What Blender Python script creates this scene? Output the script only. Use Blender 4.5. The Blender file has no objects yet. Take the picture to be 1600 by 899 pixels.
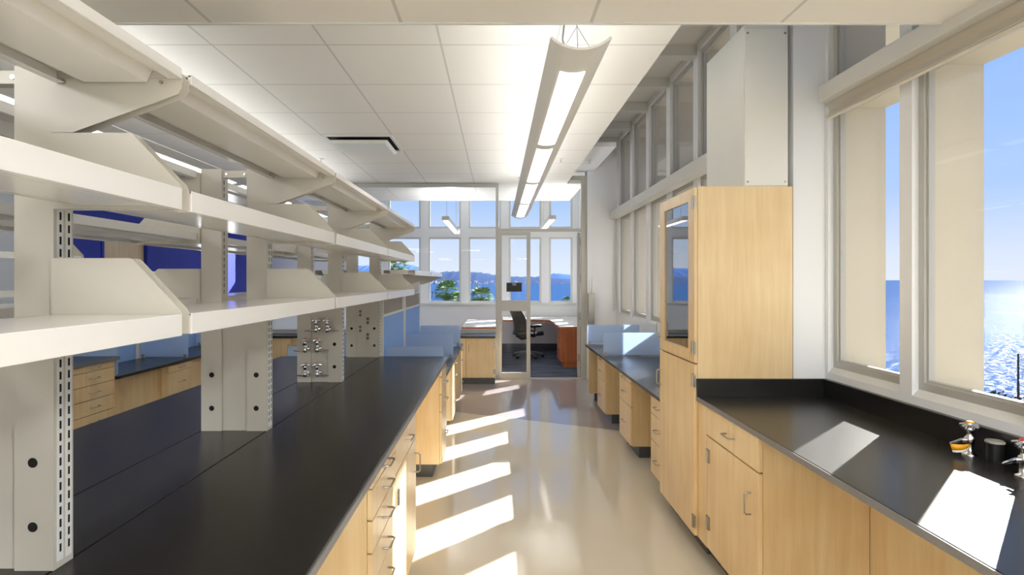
import bpy, math, random
from mathutils import Vector
random.seed(7)
S = bpy.context.scene
COL = S.collection
PI = math.pi

# ------------------------------------------------------------------ materials
def newmat(name):
    m = bpy.data.materials.new(name); m.use_nodes = True
    nt = m.node_tree
    return m, nt, nt.nodes, nt.links, nt.nodes['Principled BSDF']

def srgb(r, g, b):
    f = lambda c: (c / 255 / 12.92) if c / 255 <= 0.04045 else ((c / 255 + 0.055) / 1.055) ** 2.4
    return (f(r), f(g), f(b), 1)

def plain(name, col, rough=0.5, metal=0.0, spec=0.5, noise=0.0, nscale=6.0, bump=0.0, bscale=80, coat=0.0):
    m, nt, N, L, P = newmat(name)
    P.inputs['Base Color'].default_value = col
    P.inputs['Roughness'].default_value = rough
    P.inputs['Metallic'].default_value = metal
    P.inputs['Specular IOR Level'].default_value = spec
    P.inputs['Coat Weight'].default_value = coat
    P.inputs['Coat Roughness'].default_value = 0.08
    tc = N.new('ShaderNodeTexCoord')
    if noise > 0:
        n = N.new('ShaderNodeTexNoise'); n.inputs['Scale'].default_value = nscale; n.inputs['Detail'].default_value = 4
        L.new(tc.outputs['Object'], n.inputs['Vector'])
        mx = N.new('ShaderNodeMix'); mx.data_type = 'RGBA'
        mx.inputs[6].default_value = [c * (1 - noise) for c in col[:3]] + [1]
        mx.inputs[7].default_value = [min(1, c * (1 + noise)) for c in col[:3]] + [1]
        L.new(n.outputs['Fac'], mx.inputs[0]); L.new(mx.outputs[2], P.inputs['Base Color'])
    if bump > 0:
        b = N.new('ShaderNodeTexNoise'); b.inputs['Scale'].default_value = bscale
        L.new(tc.outputs['Object'], b.inputs['Vector'])
        bp = N.new('ShaderNodeBump'); bp.inputs['Strength'].default_value = bump; bp.inputs['Distance'].default_value = 0.01
        L.new(b.outputs['Fac'], bp.inputs['Height']); L.new(bp.outputs['Normal'], P.inputs['Normal'])
    return m

def wood(name, c1, c2, scale=(14, 14, 0.9), rough=0.28):
    m, nt, N, L, P = newmat(name)
    tc = N.new('ShaderNodeTexCoord'); mp = N.new('ShaderNodeMapping')
    mp.inputs['Scale'].default_value = scale
    L.new(tc.outputs['Object'], mp.inputs['Vector'])
    n = N.new('ShaderNodeTexNoise'); n.inputs['Scale'].default_value = 1.6; n.inputs['Detail'].default_value = 6
    n.inputs['Roughness'].default_value = 0.6; n.inputs['Distortion'].default_value = 0.7
    L.new(mp.outputs['Vector'], n.inputs['Vector'])
    n2 = N.new('ShaderNodeTexNoise'); n2.inputs['Scale'].default_value = 2.2; n2.inputs['Detail'].default_value = 2
    L.new(tc.outputs['Object'], n2.inputs['Vector'])
    ad = N.new('ShaderNodeMath'); ad.operation = 'MULTIPLY_ADD'; ad.inputs[1].default_value = 0.5
    L.new(n2.outputs['Fac'], ad.inputs[0]); 
    mu = N.new('ShaderNodeMath'); mu.operation = 'MULTIPLY'; mu.inputs[1].default_value = 0.5
    L.new(n.outputs['Fac'], mu.inputs[0]); L.new(mu.outputs[0], ad.inputs[2])
    r = N.new('ShaderNodeValToRGB')
    r.color_ramp.elements[0].position = 0.36; r.color_ramp.elements[0].color = c1
    r.color_ramp.elements[1].position = 0.62; r.color_ramp.elements[1].color = c2
    L.new(ad.outputs[0], r.inputs['Fac']); L.new(r.outputs['Color'], P.inputs['Base Color'])
    P.inputs['Roughness'].default_value = rough
    return m

M = {}
M['shelf'] = plain('offwhite enamel', srgb(238, 236, 231), 0.17, noise=0.02, nscale=3)
M['post'] = plain('beige enamel', srgb(205, 200, 189), 0.34, noise=0.02, nscale=4)
M['slot'] = plain('slot black', srgb(14, 14, 14), 0.8)
M['top'] = plain('black epoxy resin', srgb(27, 26, 26), 0.27, spec=0.5, noise=0.12, nscale=2.5)
M['topedge_sheen'] = plain('epoxy edge with painted sheen', srgb(112, 112, 114), 0.32, noise=0.08)  # window reflection on the worktop edges put into this grey
M['maple'] = wood('maple veneer', srgb(220, 188, 138), srgb(236, 212, 168))
M['mapleedge'] = wood('maple edge band', srgb(200, 156, 104), srgb(218, 178, 126))
M['cherry'] = wood('cherry veneer', srgb(148, 78, 42), srgb(182, 104, 60))
M['steel'] = plain('brushed nickel', srgb(176, 172, 164), 0.3, metal=1.0, noise=0.05, nscale=40)
M['chrome'] = plain('chrome', srgb(215, 215, 218), 0.08, metal=1.0, noise=0.03, nscale=20)
M['toe'] = plain('dark cove base', srgb(76, 78, 82), 0.35, noise=0.05)
M['wall'] = plain('white wall paint', srgb(240, 242, 245), 0.6, bump=0.03, bscale=120)
M['blue'] = plain('royal blue paint', srgb(28, 48, 168), 0.55, bump=0.03, bscale=120)
M['trimgrey'] = plain('light grey paint', srgb(214, 214, 210), 0.45, noise=0.02)
M['alu'] = plain('window aluminium', srgb(190, 189, 183), 0.38, metal=0.12, noise=0.03, nscale=12)
M['concrete'] = plain('cream concrete', srgb(205, 198, 182), 0.8, noise=0.07, nscale=2.0, bump=0.12, bscale=30)
M['fabric'] = plain('blue tack fabric', srgb(148, 184, 238), 0.9, noise=0.06, nscale=60, bump=0.15, bscale=400)
M['taupe'] = plain('taupe panel', srgb(168, 158, 144), 0.7, noise=0.03)
M['blind'] = plain('blind fabric', srgb(222, 216, 204), 0.8, noise=0.03, nscale=40, bump=0.1, bscale=300)
M['black'] = plain('black plastic', srgb(22, 22, 24), 0.45, noise=0.05)
M['mesh'] = plain('black chair mesh', srgb(44, 42, 42), 0.7, noise=0.1, nscale=60)
M['seatfab'] = plain('navy seat fabric', srgb(34, 37, 52), 0.8, noise=0.08, nscale=60)
M['lam'] = plain('pale laminate', srgb(226, 222, 214), 0.25, noise=0.02)
M['white'] = plain('white plastic', srgb(236, 236, 232), 0.4, noise=0.01)
M['grey'] = plain('mid grey plastic', srgb(150, 148, 142), 0.4, noise=0.03)
M['orange'] = plain('orange index', srgb(232, 122, 34), 0.4, noise=0.03)
M['amber'] = plain('amber label', srgb(240, 168, 30), 0.4, noise=0.05)
M['red'] = plain('red index', srgb(206, 44, 40), 0.4, noise=0.03)
M['bark'] = plain('palm bark', srgb(110, 92, 72), 0.9, noise=0.2, nscale=8)
M['frond'] = plain('palm frond', srgb(100, 136, 70), 0.6, noise=0.25, nscale=5)
M['shrub'] = plain('dark shrub', srgb(48, 50, 38), 0.9, noise=0.3, nscale=3)
M['ground'] = plain('sun bounce paving', srgb(132, 126, 114), 0.95, noise=0.2, nscale=0.4)  # unseen paving, made up to bounce sunlight onto the facade piers
M['hill'] = plain('wooded hill in painted haze', srgb(70, 88, 122), 0.95, spec=0.0, noise=0.28, nscale=0.035)  # distance haze mixed into the blue-grey colour
M['mount'] = plain('far mountain in painted haze', srgb(84, 114, 166), 0.95, spec=0.0, noise=0.08, nscale=0.004)  # deeper haze put into the base colour as blue
M['house'] = plain('white render', srgb(236, 232, 228), 0.8, noise=0.04)
M['duct'] = plain('duct paint', srgb(226, 228, 224), 0.3, noise=0.02)

def floor_mat(name, col):
    m, nt, N, L, P = newmat(name)
    tc = N.new('ShaderNodeTexCoord')
    n = N.new('ShaderNodeTexNoise'); n.inputs['Scale'].default_value = 1.3; n.inputs['Detail'].default_value = 6
    L.new(tc.outputs['Object'], n.inputs['Vector'])
    r = N.new('ShaderNodeValToRGB')
    r.color_ramp.elements[0].position = 0.3; r.color_ramp.elements[0].color = [c * 0.94 for c in col[:3]] + [1]
    r.color_ramp.elements[1].position = 0.7; r.color_ramp.elements[1].color = col
    L.new(n.outputs['Fac'], r.inputs['Fac']); L.new(r.outputs['Color'], P.inputs['Base Color'])
    P.inputs['Roughness'].default_value = 0.09
    P.inputs['Specular IOR Level'].default_value = 0.55
    b = N.new('ShaderNodeTexNoise'); b.inputs['Scale'].default_value = 5
    L.new(tc.outputs['Object'], b.inputs['Vector'])
    bp = N.new('ShaderNodeBump'); bp.inputs['Strength'].default_value = 0.012; bp.inputs['Distance'].default_value = 0.02
    L.new(b.outputs['Fac'], bp.inputs['Height']); L.new(bp.outputs['Normal'], P.inputs['Normal'])
    return m
M['floor'] = floor_mat('beige epoxy floor', srgb(224, 216, 198))
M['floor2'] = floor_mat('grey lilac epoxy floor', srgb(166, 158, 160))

def carpet_mat():
    m, nt, N, L, P = newmat('navy carpet tiles')
    tc = N.new('ShaderNodeTexCoord'); mp = N.new('ShaderNodeMapping')
    mp.inputs['Scale'].default_value = (1.2, 9, 1)
    L.new(tc.outputs['Object'], mp.inputs['Vector'])
    n = N.new('ShaderNodeTexNoise'); n.inputs['Scale'].default_value = 1.6; n.inputs['Detail'].default_value = 5
    L.new(mp.outputs['Vector'], n.inputs['Vector'])
    r = N.new('ShaderNodeValToRGB')
    r.color_ramp.elements[0].position = 0.35; r.color_ramp.elements[0].color = srgb(34, 38, 48)
    r.color_ramp.elements[1].position = 0.72; r.color_ramp.elements[1].color = srgb(88, 100, 122)
    L.new(n.outputs['Fac'], r.inputs['Fac']); L.new(r.outputs['Color'], P.inputs['Base Color'])
    P.inputs['Roughness'].default_value = 0.9
    return m
M['carpet'] = carpet_mat()

def tile_mat(name, col, ox, oy, px, py, wline=0.014):
    """acoustic tiles in a suspended grid: object-space lines every px / py metres"""
    m, nt, N, L, P = newmat(name)
    tc = N.new('ShaderNodeTexCoord'); sp = N.new('ShaderNodeSeparateXYZ')
    L.new(tc.outputs['Object'], sp.inputs[0])
    def line(out, off, pitch):
        a = N.new('ShaderNodeMath'); a.operation = 'SUBTRACT'; a.inputs[1].default_value = off; L.new(out, a.inputs[0])
        b = N.new('ShaderNodeMath'); b.operation = 'PINGPONG'; b.inputs[1].default_value = pitch / 2
        L.new(a.outputs[0], b.inputs[0])
        c = N.new('ShaderNodeMath'); c.operation = 'LESS_THAN'; c.inputs[1].default_value = wline / 2
        L.new(b.outputs[0], c.inputs[0])
        return c.outputs[0]
    mxm = N.new('ShaderNodeMath'); mxm.operation = 'MAXIMUM'
    L.new(line(sp.outputs[0], ox, px), mxm.inputs[0]); L.new(line(sp.outputs[1], oy, py), mxm.inputs[1])
    n = N.new('ShaderNodeTexNoise'); n.inputs['Scale'].default_value = 220
    L.new(tc.outputs['Object'], n.inputs['Vector'])
    mx = N.new('ShaderNodeMix'); mx.data_type = 'RGBA'
    mx.inputs[6].default_value = col
    mx.inputs[7].default_value = [c * 0.74 for c in col[:3]] + [1]
    L.new(mxm.outputs[0], mx.inputs[0]); L.new(mx.outputs[2], P.inputs['Base Color'])
    bp = N.new('ShaderNodeBump'); bp.inputs['Strength'].default_value = 0.08; bp.inputs['Distance'].default_value = 0.004
    L.new(n.outputs['Fac'], bp.inputs['Height']); L.new(bp.outputs['Normal'], P.inputs['Normal'])
    P.inputs['Roughness'].default_value = 0.85
    return m
M['ceil'] = tile_mat('ceiling tiles', srgb(240, 237, 231), -0.37, 3.75, 0.755, 0.76)
M['soffit'] = tile_mat('soffit tiles', srgb(238, 234, 228), -0.385, 1.9, 0.76, 0.76)

def glass_mat(name, tint=(1, 1, 1, 1), base=0.035, rough=0.0):
    m, nt, N, L, P = newmat(name)
    N.remove(P)
    out = N['Material Output']
    lw = N.new('ShaderNodeLayerWeight'); lw.inputs['Blend'].default_value = 0.5
    pw = N.new('ShaderNodeMath'); pw.operation = 'POWER'; pw.inputs[1].default_value = 5
    L.new(lw.outputs['Facing'], pw.inputs[0])
    ma = N.new('ShaderNodeMath'); ma.operation = 'MULTIPLY_ADD'; ma.inputs[1].default_value = 0.85; ma.inputs[2].default_value = base
    L.new(pw.outputs[0], ma.inputs[0])
    t = N.new('ShaderNodeBsdfTransparent'); t.inputs['Color'].default_value = tint
    g = N.new('ShaderNodeBsdfGlossy'); g.inputs['Roughness'].default_value = rough
    mx = N.new('ShaderNodeMixShader')
    L.new(ma.outputs[0], mx.inputs[0]); L.new(t.outputs[0], mx.inputs[1]); L.new(g.outputs[0], mx.inputs[2])
    L.new(mx.outputs[0], out.inputs['Surface'])
    return m
M['glass'] = glass_mat('clear glass', (0.985, 0.99, 0.99, 1), 0.008)
M['cabglass'] = glass_mat('cabinet glass', (0.70, 0.70, 0.68, 1), 0.42)

def acrylic():
    m, nt, N, L, P = newmat('frosted blue acrylic')
    N.remove(P)
    out = N['Material Output']
    tc = N.new('ShaderNodeTexCoord'); n = N.new('ShaderNodeTexNoise'); n.inputs['Scale'].default_value = 3
    L.new(tc.outputs['Object'], n.inputs['Vector'])
    mc = N.new('ShaderNodeMix'); mc.data_type = 'RGBA'
    mc.inputs[6].default_value = srgb(204, 224, 254); mc.inputs[7].default_value = srgb(216, 233, 255)
    L.new(n.outputs['Fac'], mc.inputs[0])
    d = N.new('ShaderNodeBsdfDiffuse'); L.new(mc.outputs[2], d.inputs['Color'])
    tl = N.new('ShaderNodeBsdfTranslucent'); L.new(mc.outputs[2], tl.inputs['Color'])
    m1 = N.new('ShaderNodeMixShader'); m1.inputs[0].default_value = 0.5
    L.new(d.outputs[0], m1.inputs[1]); L.new(tl.outputs[0], m1.inputs[2])
    t = N.new('ShaderNodeBsdfTransparent'); t.inputs['Color'].default_value = (0.80, 0.89, 1, 1)
    m2 = N.new('ShaderNodeMixShader'); m2.inputs[0].default_value = 0.7
    L.new(t.outputs[0], m2.inputs[1]); L.new(m1.outputs[0], m2.inputs[2])
    g = N.new('ShaderNodeBsdfGlossy'); g.inputs['Roughness'].default_value = 0.25
    m3 = N.new('ShaderNodeMixShader'); m3.inputs[0].default_value = 0.06
    L.new(m2.outputs[0], m3.inputs[1]); L.new(g.outputs[0], m3.inputs[2])
    L.new(m3.outputs[0], out.inputs['Surface'])
    return m
M['acrylic'] = acrylic()

def emis(name, col, st):
    m, nt, N, L, P = newmat(name)
    P.inputs['Base Color'].default_value = (0.8, 0.8, 0.8, 1)
    P.inputs['Emission Color'].default_value = col
    P.inputs['Emission Strength'].default_value = st
    return m
M['diffuser'] = emis('lit diffuser', (1, 0.985, 0.95, 1), 1.6)
M['tube'] = emis('lit lamp tube', (1, 0.98, 0.94, 1), 3)

def sea_mat():
    """rough blue water: a diffuse body with small glinting facets scattered by wave crests"""
    m, nt, N, L, P = newmat('sea water')
    N.remove(P); out = N['Material Output']
    tc = N.new('ShaderNodeTexCoord')
    def noise(sc, det=5, ro=0.65):
        n = N.new('ShaderNodeTexNoise'); n.inputs['Scale'].default_value = sc; n.inputs['Detail'].default_value = det
        n.inputs['Roughness'].default_value = ro; L.new(tc.outputs['Object'], n.inputs['Vector']); return n
    h1, h2 = noise(0.4), noise(2.0)
    a = N.new('ShaderNodeMath'); a.operation = 'MULTIPLY_ADD'; a.inputs[1].default_value = 0.35
    L.new(h2.outputs['Fac'], a.inputs[0]); L.new(h1.outputs['Fac'], a.inputs[2])
    bp = N.new('ShaderNodeBump'); bp.inputs['Strength'].default_value = 1.0; bp.inputs['Distance'].default_value = 0.4
    L.new(a.outputs[0], bp.inputs['Height'])
    big = noise(0.012, 4)
    rc = N.new('ShaderNodeValToRGB'); rc.color_ramp.elements[0].color = srgb(46, 76, 118); rc.color_ramp.elements[1].color = srgb(56, 88, 130)
    L.new(big.outputs['Fac'], rc.inputs['Fac'])
    d = N.new('ShaderNodeBsdfDiffuse'); L.new(rc.outputs['Color'], d.inputs['Color'])
    g = N.new('ShaderNodeBsdfGlossy'); g.inputs['Roughness'].default_value = 0.22
    L.new(bp.outputs['Normal'], g.inputs['Normal'])
    f = noise(0.9, 6, 0.75)
    r = N.new('ShaderNodeMapRange'); r.inputs['From Min'].default_value = 0.50; r.inputs['From Max'].default_value = 0.60
    r.inputs['To Min'].default_value = 0.001; r.inputs['To Max'].default_value = 0.085
    L.new(f.outputs['Fac'], r.inputs['Value'])
    mx = N.new('ShaderNodeMixShader'); L.new(r.outputs[0], mx.inputs[0]); L.new(d.outputs[0], mx.inputs[1]); L.new(g.outputs[0], mx.inputs[2])
    L.new(mx.outputs[0], out.inputs['Surface'])
    return m
M['sea'] = sea_mat()

# ------------------------------------------------------------------ mesh builder
ORG = {}   # world origin of every object made, by name

class MB:
    def __init__(s):
        s.v = []; s.f = []; s.m = []; s.sm = []; s.mats = []
    def mi(s, mat):
        if mat not in s.mats: s.mats.append(mat)
        return s.mats.index(mat)
    def add(s, vs, fs, mat, smooth=False):
        o = len(s.v); k = s.mi(mat)
        s.v += [tuple(p) for p in vs]
        for f in fs:
            s.f.append([o + i for i in f]); s.m.append(k); s.sm.append(smooth)
        return s
    def box(s, x0, x1, y0, y1, z0, z1, mat):
        if x0 > x1: x0, x1 = x1, x0
        if y0 > y1: y0, y1 = y1, y0
        if z0 > z1: z0, z1 = z1, z0
        vs = [(x0,y0,z0),(x1,y0,z0),(x1,y1,z0),(x0,y1,z0),(x0,y0,z1),(x1,y0,z1),(x1,y1,z1),(x0,y1,z1)]
        return s.add(vs, [(0,3,2,1),(4,5,6,7),(0,1,5,4),(1,2,6,5),(2,3,7,6),(3,0,4,7)], mat)
    def prism(s, poly, axis, a, b, mat):
        """poly: 2D outline (any order), extruded along axis from a to b. axis 'y': poly=(x,z); 'x': (y,z); 'z': (x,y)"""
        n = len(poly)
        def P(p, t):
            return {'y': (p[0], t, p[1]), 'x': (t, p[0], p[1]), 'z': (p[0], p[1], t)}[axis]
        vs = [P(p, a) for p in poly] + [P(p, b) for p in poly]
        area = sum(poly[i][0] * poly[(i+1) % n][1] - poly[(i+1) % n][0] * poly[i][1] for i in range(n))
        flip = (area > 0) ^ (axis == 'y') ^ (b < a)
        fs = [tuple(range(n)), tuple(range(2*n-1, n-1, -1))] + [(i, i+n, (i+1) % n + n, (i+1) % n) for i in range(n)]
        if not flip: pass
        if flip: fs = [tuple(reversed(f)) for f in fs]
        return s.add(vs, fs, mat)
    def tube(s, pts, r, mat, n=8, cap=True, smooth=True):
        pts = [Vector(p) for p in pts]
        rs = r if isinstance(r, (list, tuple)) else [r] * len(pts)
        rings = []
        prev = None
        for i, p in enumerate(pts):
            if i == 0: d = pts[1] - p
            elif i == len(pts) - 1: d = p - pts[i-1]
            else: d = (pts[i+1] - p).normalized() + (p - pts[i-1]).normalized()
            d.normalize()
            if prev is None:
                u = d.cross(Vector((0, 0, 1)))
                if u.length < 1e-3: u = d.cross(Vector((0, 1, 0)))
            else:
                u = prev - d * prev.dot(d)
            u.normalize(); prev = u
            w = d.cross(u)
            rings.append([p + (u * math.cos(2*PI*k/n) + w * math.sin(2*PI*k/n)) * rs[i] for k in range(n)])
        vs = [q for R in rings for q in R]
        fs = []
        for i in range(len(pts) - 1):
            for k in range(n):
                a = i*n + k; b = i*n + (k+1) % n
                fs.append((a, b, b + n, a + n))
        s.add(vs, fs, mat, smooth)
        if cap:
            s.add(rings[0], [tuple(reversed(range(n)))], mat); s.add(rings[-1], [tuple(range(n))], mat)
        return s
    def lathe(s, prof, c, mat, n=20, axis='z'):
        """prof: (r, t) along axis through c"""
        vs = []
        for r, t in prof:
            for k in range(n):
                a = 2*PI*k/n; x, y = r*math.cos(a), r*math.sin(a)
                vs.append({'z': (c[0]+x, c[1]+y, c[2]+t), 'y': (c[0]+x, c[1]+t, c[2]+y), 'x': (c[0]+t, c[1]+x, c[2]+y)}[axis])
        fs = []
        for i in range(len(prof) - 1):
            for k in range(n):
                a = i*n + k; b = i*n + (k+1) % n
                fs.append((a, b, b+n, a+n))
        s.add(vs, fs, mat, True)
        s.add(vs[:n], [tuple(reversed(range(n)))], mat); s.add(vs[-n:], [tuple(range(n))], mat)
        return s
    def grid(s, rows, mat, smooth=True):
        nr, nc = len(rows), len(rows[0])
        vs = [p for r in rows for p in r]
        fs = [(i*nc+j, i*nc+j+1, (i+1)*nc+j+1, (i+1)*nc+j) for i in range(nr-1) for j in range(nc-1)]
        return s.add(vs, fs, mat, smooth)
    def build(s, name, parent=None, org=None, bevel=0.0, seg=2, solid=0.0):
        if parent is not None: o0 = ORG[parent.name]
        elif org is not None: o0 = Vector(org)
        else:
            xs = [p[0] for p in s.v]; ys = [p[1] for p in s.v]; zs = [p[2] for p in s.v]
            o0 = Vector(((min(xs)+max(xs))/2, (min(ys)+max(ys))/2, min(zs)))
        me = bpy.data.meshes.new(name)
        me.from_pydata([(x-o0[0], y-o0[1], z-o0[2]) for x, y, z in s.v], [], s.f)
        for m in s.mats: me.materials.append(M[m])
        me.polygons.foreach_set('material_index', s.m)
        me.polygons.foreach_set('use_smooth', s.sm)
        me.update()
        o = bpy.data.objects.new(name, me); COL.objects.link(o)
        if parent is not None: o.parent = parent
        else: o.location = o0
        ORG[o.name] = Vector(o0)
        if solid:
            md = o.modifiers.new('solid', 'SOLIDIFY'); md.thickness = solid; md.offset = 0
        if bevel > 0:
            md = o.modifiers.new('bevel', 'BEVEL'); md.width = bevel; md.segments = seg
            md.limit_method = 'ANGLE'; md.angle_limit = math.radians(40)
        return o

def thing(name, loc, label=None, cat=None, group=None, kind=None):
    o = bpy.data.objects.new(name, None); COL.objects.link(o)
    o.location = loc; o.empty_display_size = 0.1
    ORG[o.name] = Vector(loc)
    return tag(o, label, cat, group, kind)

def tag(o, label=None, cat=None, group=None, kind=None):
    if label: o['label'] = label
    if cat: o['category'] = cat
    if group: o['group'] = group
    if kind: o['kind'] = kind
    return o

def struct(name, mb, label=None, **k):
    return tag(mb.build(name, **k), label, None, None, 'structure')

def B(x0, x1, y0, y1, z0, z1, mat): return MB().box(x0, x1, y0, y1, z0, z1, mat)

# ------------------------------------------------------------------ camera (20 mm shift lens at eye height)
FPX, CX, CY, H = 890.0, 777.0, 438.0, 1.58
cam = bpy.data.cameras.new('camera'); co = bpy.data.objects.new('camera', cam); COL.objects.link(co)
cam.sensor_fit = 'HORIZONTAL'; cam.sensor_width = 36; cam.lens = FPX / 1600 * 36
cam.shift_x = (800 - CX) / 1600; cam.shift_y = -(449.5 - CY) / 1600
cam.clip_start = 0.05; cam.clip_end = 100000
co.location = (0, 0, H); co.rotation_euler = (PI/2, 0, 0)
S.camera = co

# ------------------------------------------------------------------ dimensions of the room
XR, XL, YB, YP, YE = 1.90, -5.30, -3.2, 9.13, 13.3
ZC, ZR, ZS, YS = 3.13, 3.82, 2.61, 2.28
XO = 2.23                      # outer face of the facade piers
SILL, HEAD, CL0, CL1 = 1.08, 2.57, 2.69, 3.76

# ------------------------------------------------------------------ floor
mb = MB()
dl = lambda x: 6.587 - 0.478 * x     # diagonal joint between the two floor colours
mb.add([(XL, YB, 0), (XO, YB, 0), (XO, dl(XO), 0), (XL, dl(XL), 0)], [(0, 1, 2, 3)], 'floor')
yl = min(dl(XL), YP)
xk = (6.587 - YP) / 0.478
mb.v = []; mb.f = []; mb.m = []; mb.sm = []
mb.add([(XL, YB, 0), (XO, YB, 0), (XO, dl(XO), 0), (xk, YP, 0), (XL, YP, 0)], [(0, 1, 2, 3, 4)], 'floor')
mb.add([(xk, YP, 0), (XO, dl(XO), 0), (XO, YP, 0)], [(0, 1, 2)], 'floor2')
mb.box(XL, XO, YB, YP, -0.2, -0.002, 'floor')
struct('floor', mb)
struct('floor', B(XL, XO, YP, YE + 0.3, -0.2, 0.0, 'carpet'))
struct('trim_1', B(-0.02, XR, YP - 0.03, YP + 0.03, 0.0, 0.012, 'alu'))

# ------------------------------------------------------------------ ceilings
struct('ceiling', B(XL, 1.116, YS, YP, ZC, ZC + 0.06, 'ceil'), org=(0, 0, ZC))
struct('ceiling', B(XL, XR, YB, YS, ZS, ZS + 0.08, 'soffit'), org=(0, 0, ZS))
struct('ceiling', B(XL, 1.40, YP, 11.1, ZC, ZC + 0.06, 'ceil'), org=(0, 0, ZC))
struct('ceiling', B(XL, XO, YB, YE + 0.3, ZR, ZR + 0.2, 'trimgrey'))
struct('trim_2', B(XL, XR, YS - 0.05, YS - 0.002, ZS + 0.08, ZR, 'wall'))
struct('ceiling', B(1.118, 1.54, 7.38, YP, 3.31, 3.37, 'wall'))
mb = B(XL, XR, YS - 0.004, YS + 0.006, ZS - 0.006, ZS + 0.02, 'trimgrey')
struct('trim_3', mb)

# ------------------------------------------------------------------ right-hand facade
def far_panes():
    return [(3.96, 4.52)] + [(4.52 + 0.13 + 0.875*k, 4.52 + 0.875*(k+1)) for k in range(5)]
near_p = [(2.69, 3.27), (2.05, 2.61), (1.40, 1.90), (0.75, 1.25), (0.10, 0.60), (-0.55, -0.05), (-1.2, -0.7), (-1.85, -1.35), (-2.5, -2.0)]
office_p = [(9.76, 10.48), (10.61, 11.35), (11.48, 12.22), (12.35, 13.1)]
panes = sorted(near_p + far_panes() + office_p)
wallm = MB(); fin = MB()
edges = [YB] + [v for p in panes for v in p] + [YE + 0.3]
for i in range(0, len(edges), 2):
    y0, y1 = edges[i], edges[i+1]
    wallm.box(XR, 1.985, y0, y1, 0, ZR, 'wall'); fin.box(1.985, XO, y0, y1, 0, ZR, 'concrete')
for a, b in panes:
    wallm.box(XR, 1.985, a, b, 0, SILL - 0.03, 'wall'); fin.box(1.985, XO, a, b, 0, SILL - 0.02, 'concrete')
    wallm.prism([(XR, SILL - 0.03), (1.985, SILL - 0.03), (1.985, SILL + 0.005), (1.93, SILL)], 'y', a, b, 'trimgrey')
    wallm.box(XR, 1.985, a, b, HEAD, CL0, 'wall'); fin.box(1.985, XO, a, b, HEAD, CL0, 'concrete')
    wallm.box(XR, 1.985, a, b, CL1, ZR, 'wall'); fin.box(1.985, XO, a, b, CL1, ZR, 'concrete')
struct('wall_right', wallm)
struct('wall_right_exterior', fin)
struct('roof_overhang', B(XO, 4.1, YB, YE + 0.3, ZR + 0.02, ZR + 0.25, 'concrete'))
wn = [0]
def window(axis, a, b, z0, z1, pos, thick=0.05, fw=0.035, sash=False, fm='alu'):
    """aluminium window filling an opening; axis 'x' = in a wall of constant x, 'y' = in a wall of constant y"""
    wn[0] += 1
    c = (pos, (a+b)/2, z0) if axis == 'x' else ((a+b)/2, pos, z0)
    t = thing('window_%d' % wn[0], c, kind='structure')
    f = MB()
    def bx(u0, u1, w0, w1, d0, d1, mat, m):
        if axis == 'x': m.box(pos + d0, pos + d1, u0, u1, w0, w1, mat)
        else: m.box(u0, u1, pos + d0, pos + d1, w0, w1, mat)
    for u0, u1, w0, w1 in ((a, a+fw, z0, z1), (b-fw, b, z0, z1), (a+fw, b-fw, z0, z0+fw), (a+fw, b-fw, z1-fw, z1)):
        bx(u0, u1, w0, w1, -thick/2, thick/2, fm, f)
    g = fw + 0.012
    for u0, u1, w0, w1 in ((a+fw, a+g, z0+fw, z1-fw), (b-g, b-fw, z0+fw, z1-fw), (a+g, b-g, z0+fw, z0+g), (a+g, b-g, z1-g, z1-fw)):
        bx(u0, u1, w0, w1, -thick/2+0.012, thick/2-0.012, fm, f)
    f.build('window_frame', t)
    m = MB(); bx(a+fw+0.003, b-fw-0.003, z0+fw+0.003, z1-fw-0.003, -0.003, 0.003, 'glass', m)
    m.build('pane', t)
    if sash:
        h = MB(); bx(a+0.008, a+0.03, z0+0.22, z0+0.30, -thick/2-0.014, -thick/2, 'steel', h); h.build('latch', t)
    return t
for i, (a, b) in enumerate(panes):
    window('x', a, b, SILL, HEAD, 1.955, sash=(a > 3.9))
    window('x', a, b, CL0, CL1, 1.955)
# column between the two window groups, stub wall beside the glass partition
struct('wall_column', B(1.715, XR - 0.001, 3.30, 3.90, 0, ZR, 'wall'))
struct('wall_return', B(1.43, XR - 0.001, 9.05, 9.30, 0, ZR, 'wall'))
# transom beams at the head of the lower windows
struct('trim_4', B(1.78, XR, YB, 3.16, 2.565, 2.655, 'trimgrey'), bevel=0.004)
struct('trim_5', B(1.78, XR, 3.91, 9.04, 2.545, 2.665, 'trimgrey'), bevel=0.004)
# joists in the raised strip of ceiling over the windows
js = [p[1] + 0.095 for p in far_panes()] 
for k, y in enumerate(js):
    struct('trim_%d' % (6 + k), B(1.118, XR - 0.001, y - 0.07, y + 0.07, ZR - 0.10, ZR - 0.001, 'trimgrey'))

# ------------------------------------------------------------------ other walls
w = MB()
dy0, dy1, dz = 7.62, 8.66, 2.25
w.box(XL - 0.15, XL, YB, 6.45, 0, ZR, 'wall')
for y0, y1 in ((6.45, dy0), (dy1, YE + 0.3)):
    w.box(XL - 0.15, XL, y0, y1, 0, 1.27, 'wall'); w.box(XL - 0.15, XL, y0, y1, 1.27, ZR, 'blue')
w.box(XL - 0.15, XL, dy0, dy1, dz, ZR, 'blue')
struct('wall_left', w)
d = thing('door_1', (XL - 0.06, (dy0+dy1)/2, 0), kind='structure')
B(XL - 0.09, XL - 0.045, dy0 + 0.05, dy1 - 0.05, 0.01, dz - 0.05, 'maple').build('door_leaf', d)
f = MB(); f.box(XL - 0.14, XL + 0.01, dy0, dy0 + 0.05, 0, dz, 'blue'); f.box(XL - 0.14, XL + 0.01, dy1 - 0.05, dy1, 0, dz, 'blue'); f.box(XL - 0.14, XL + 0.01, dy0, dy1, dz - 0.05, dz, 'blue')
f.build('door_frame', d)
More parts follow.
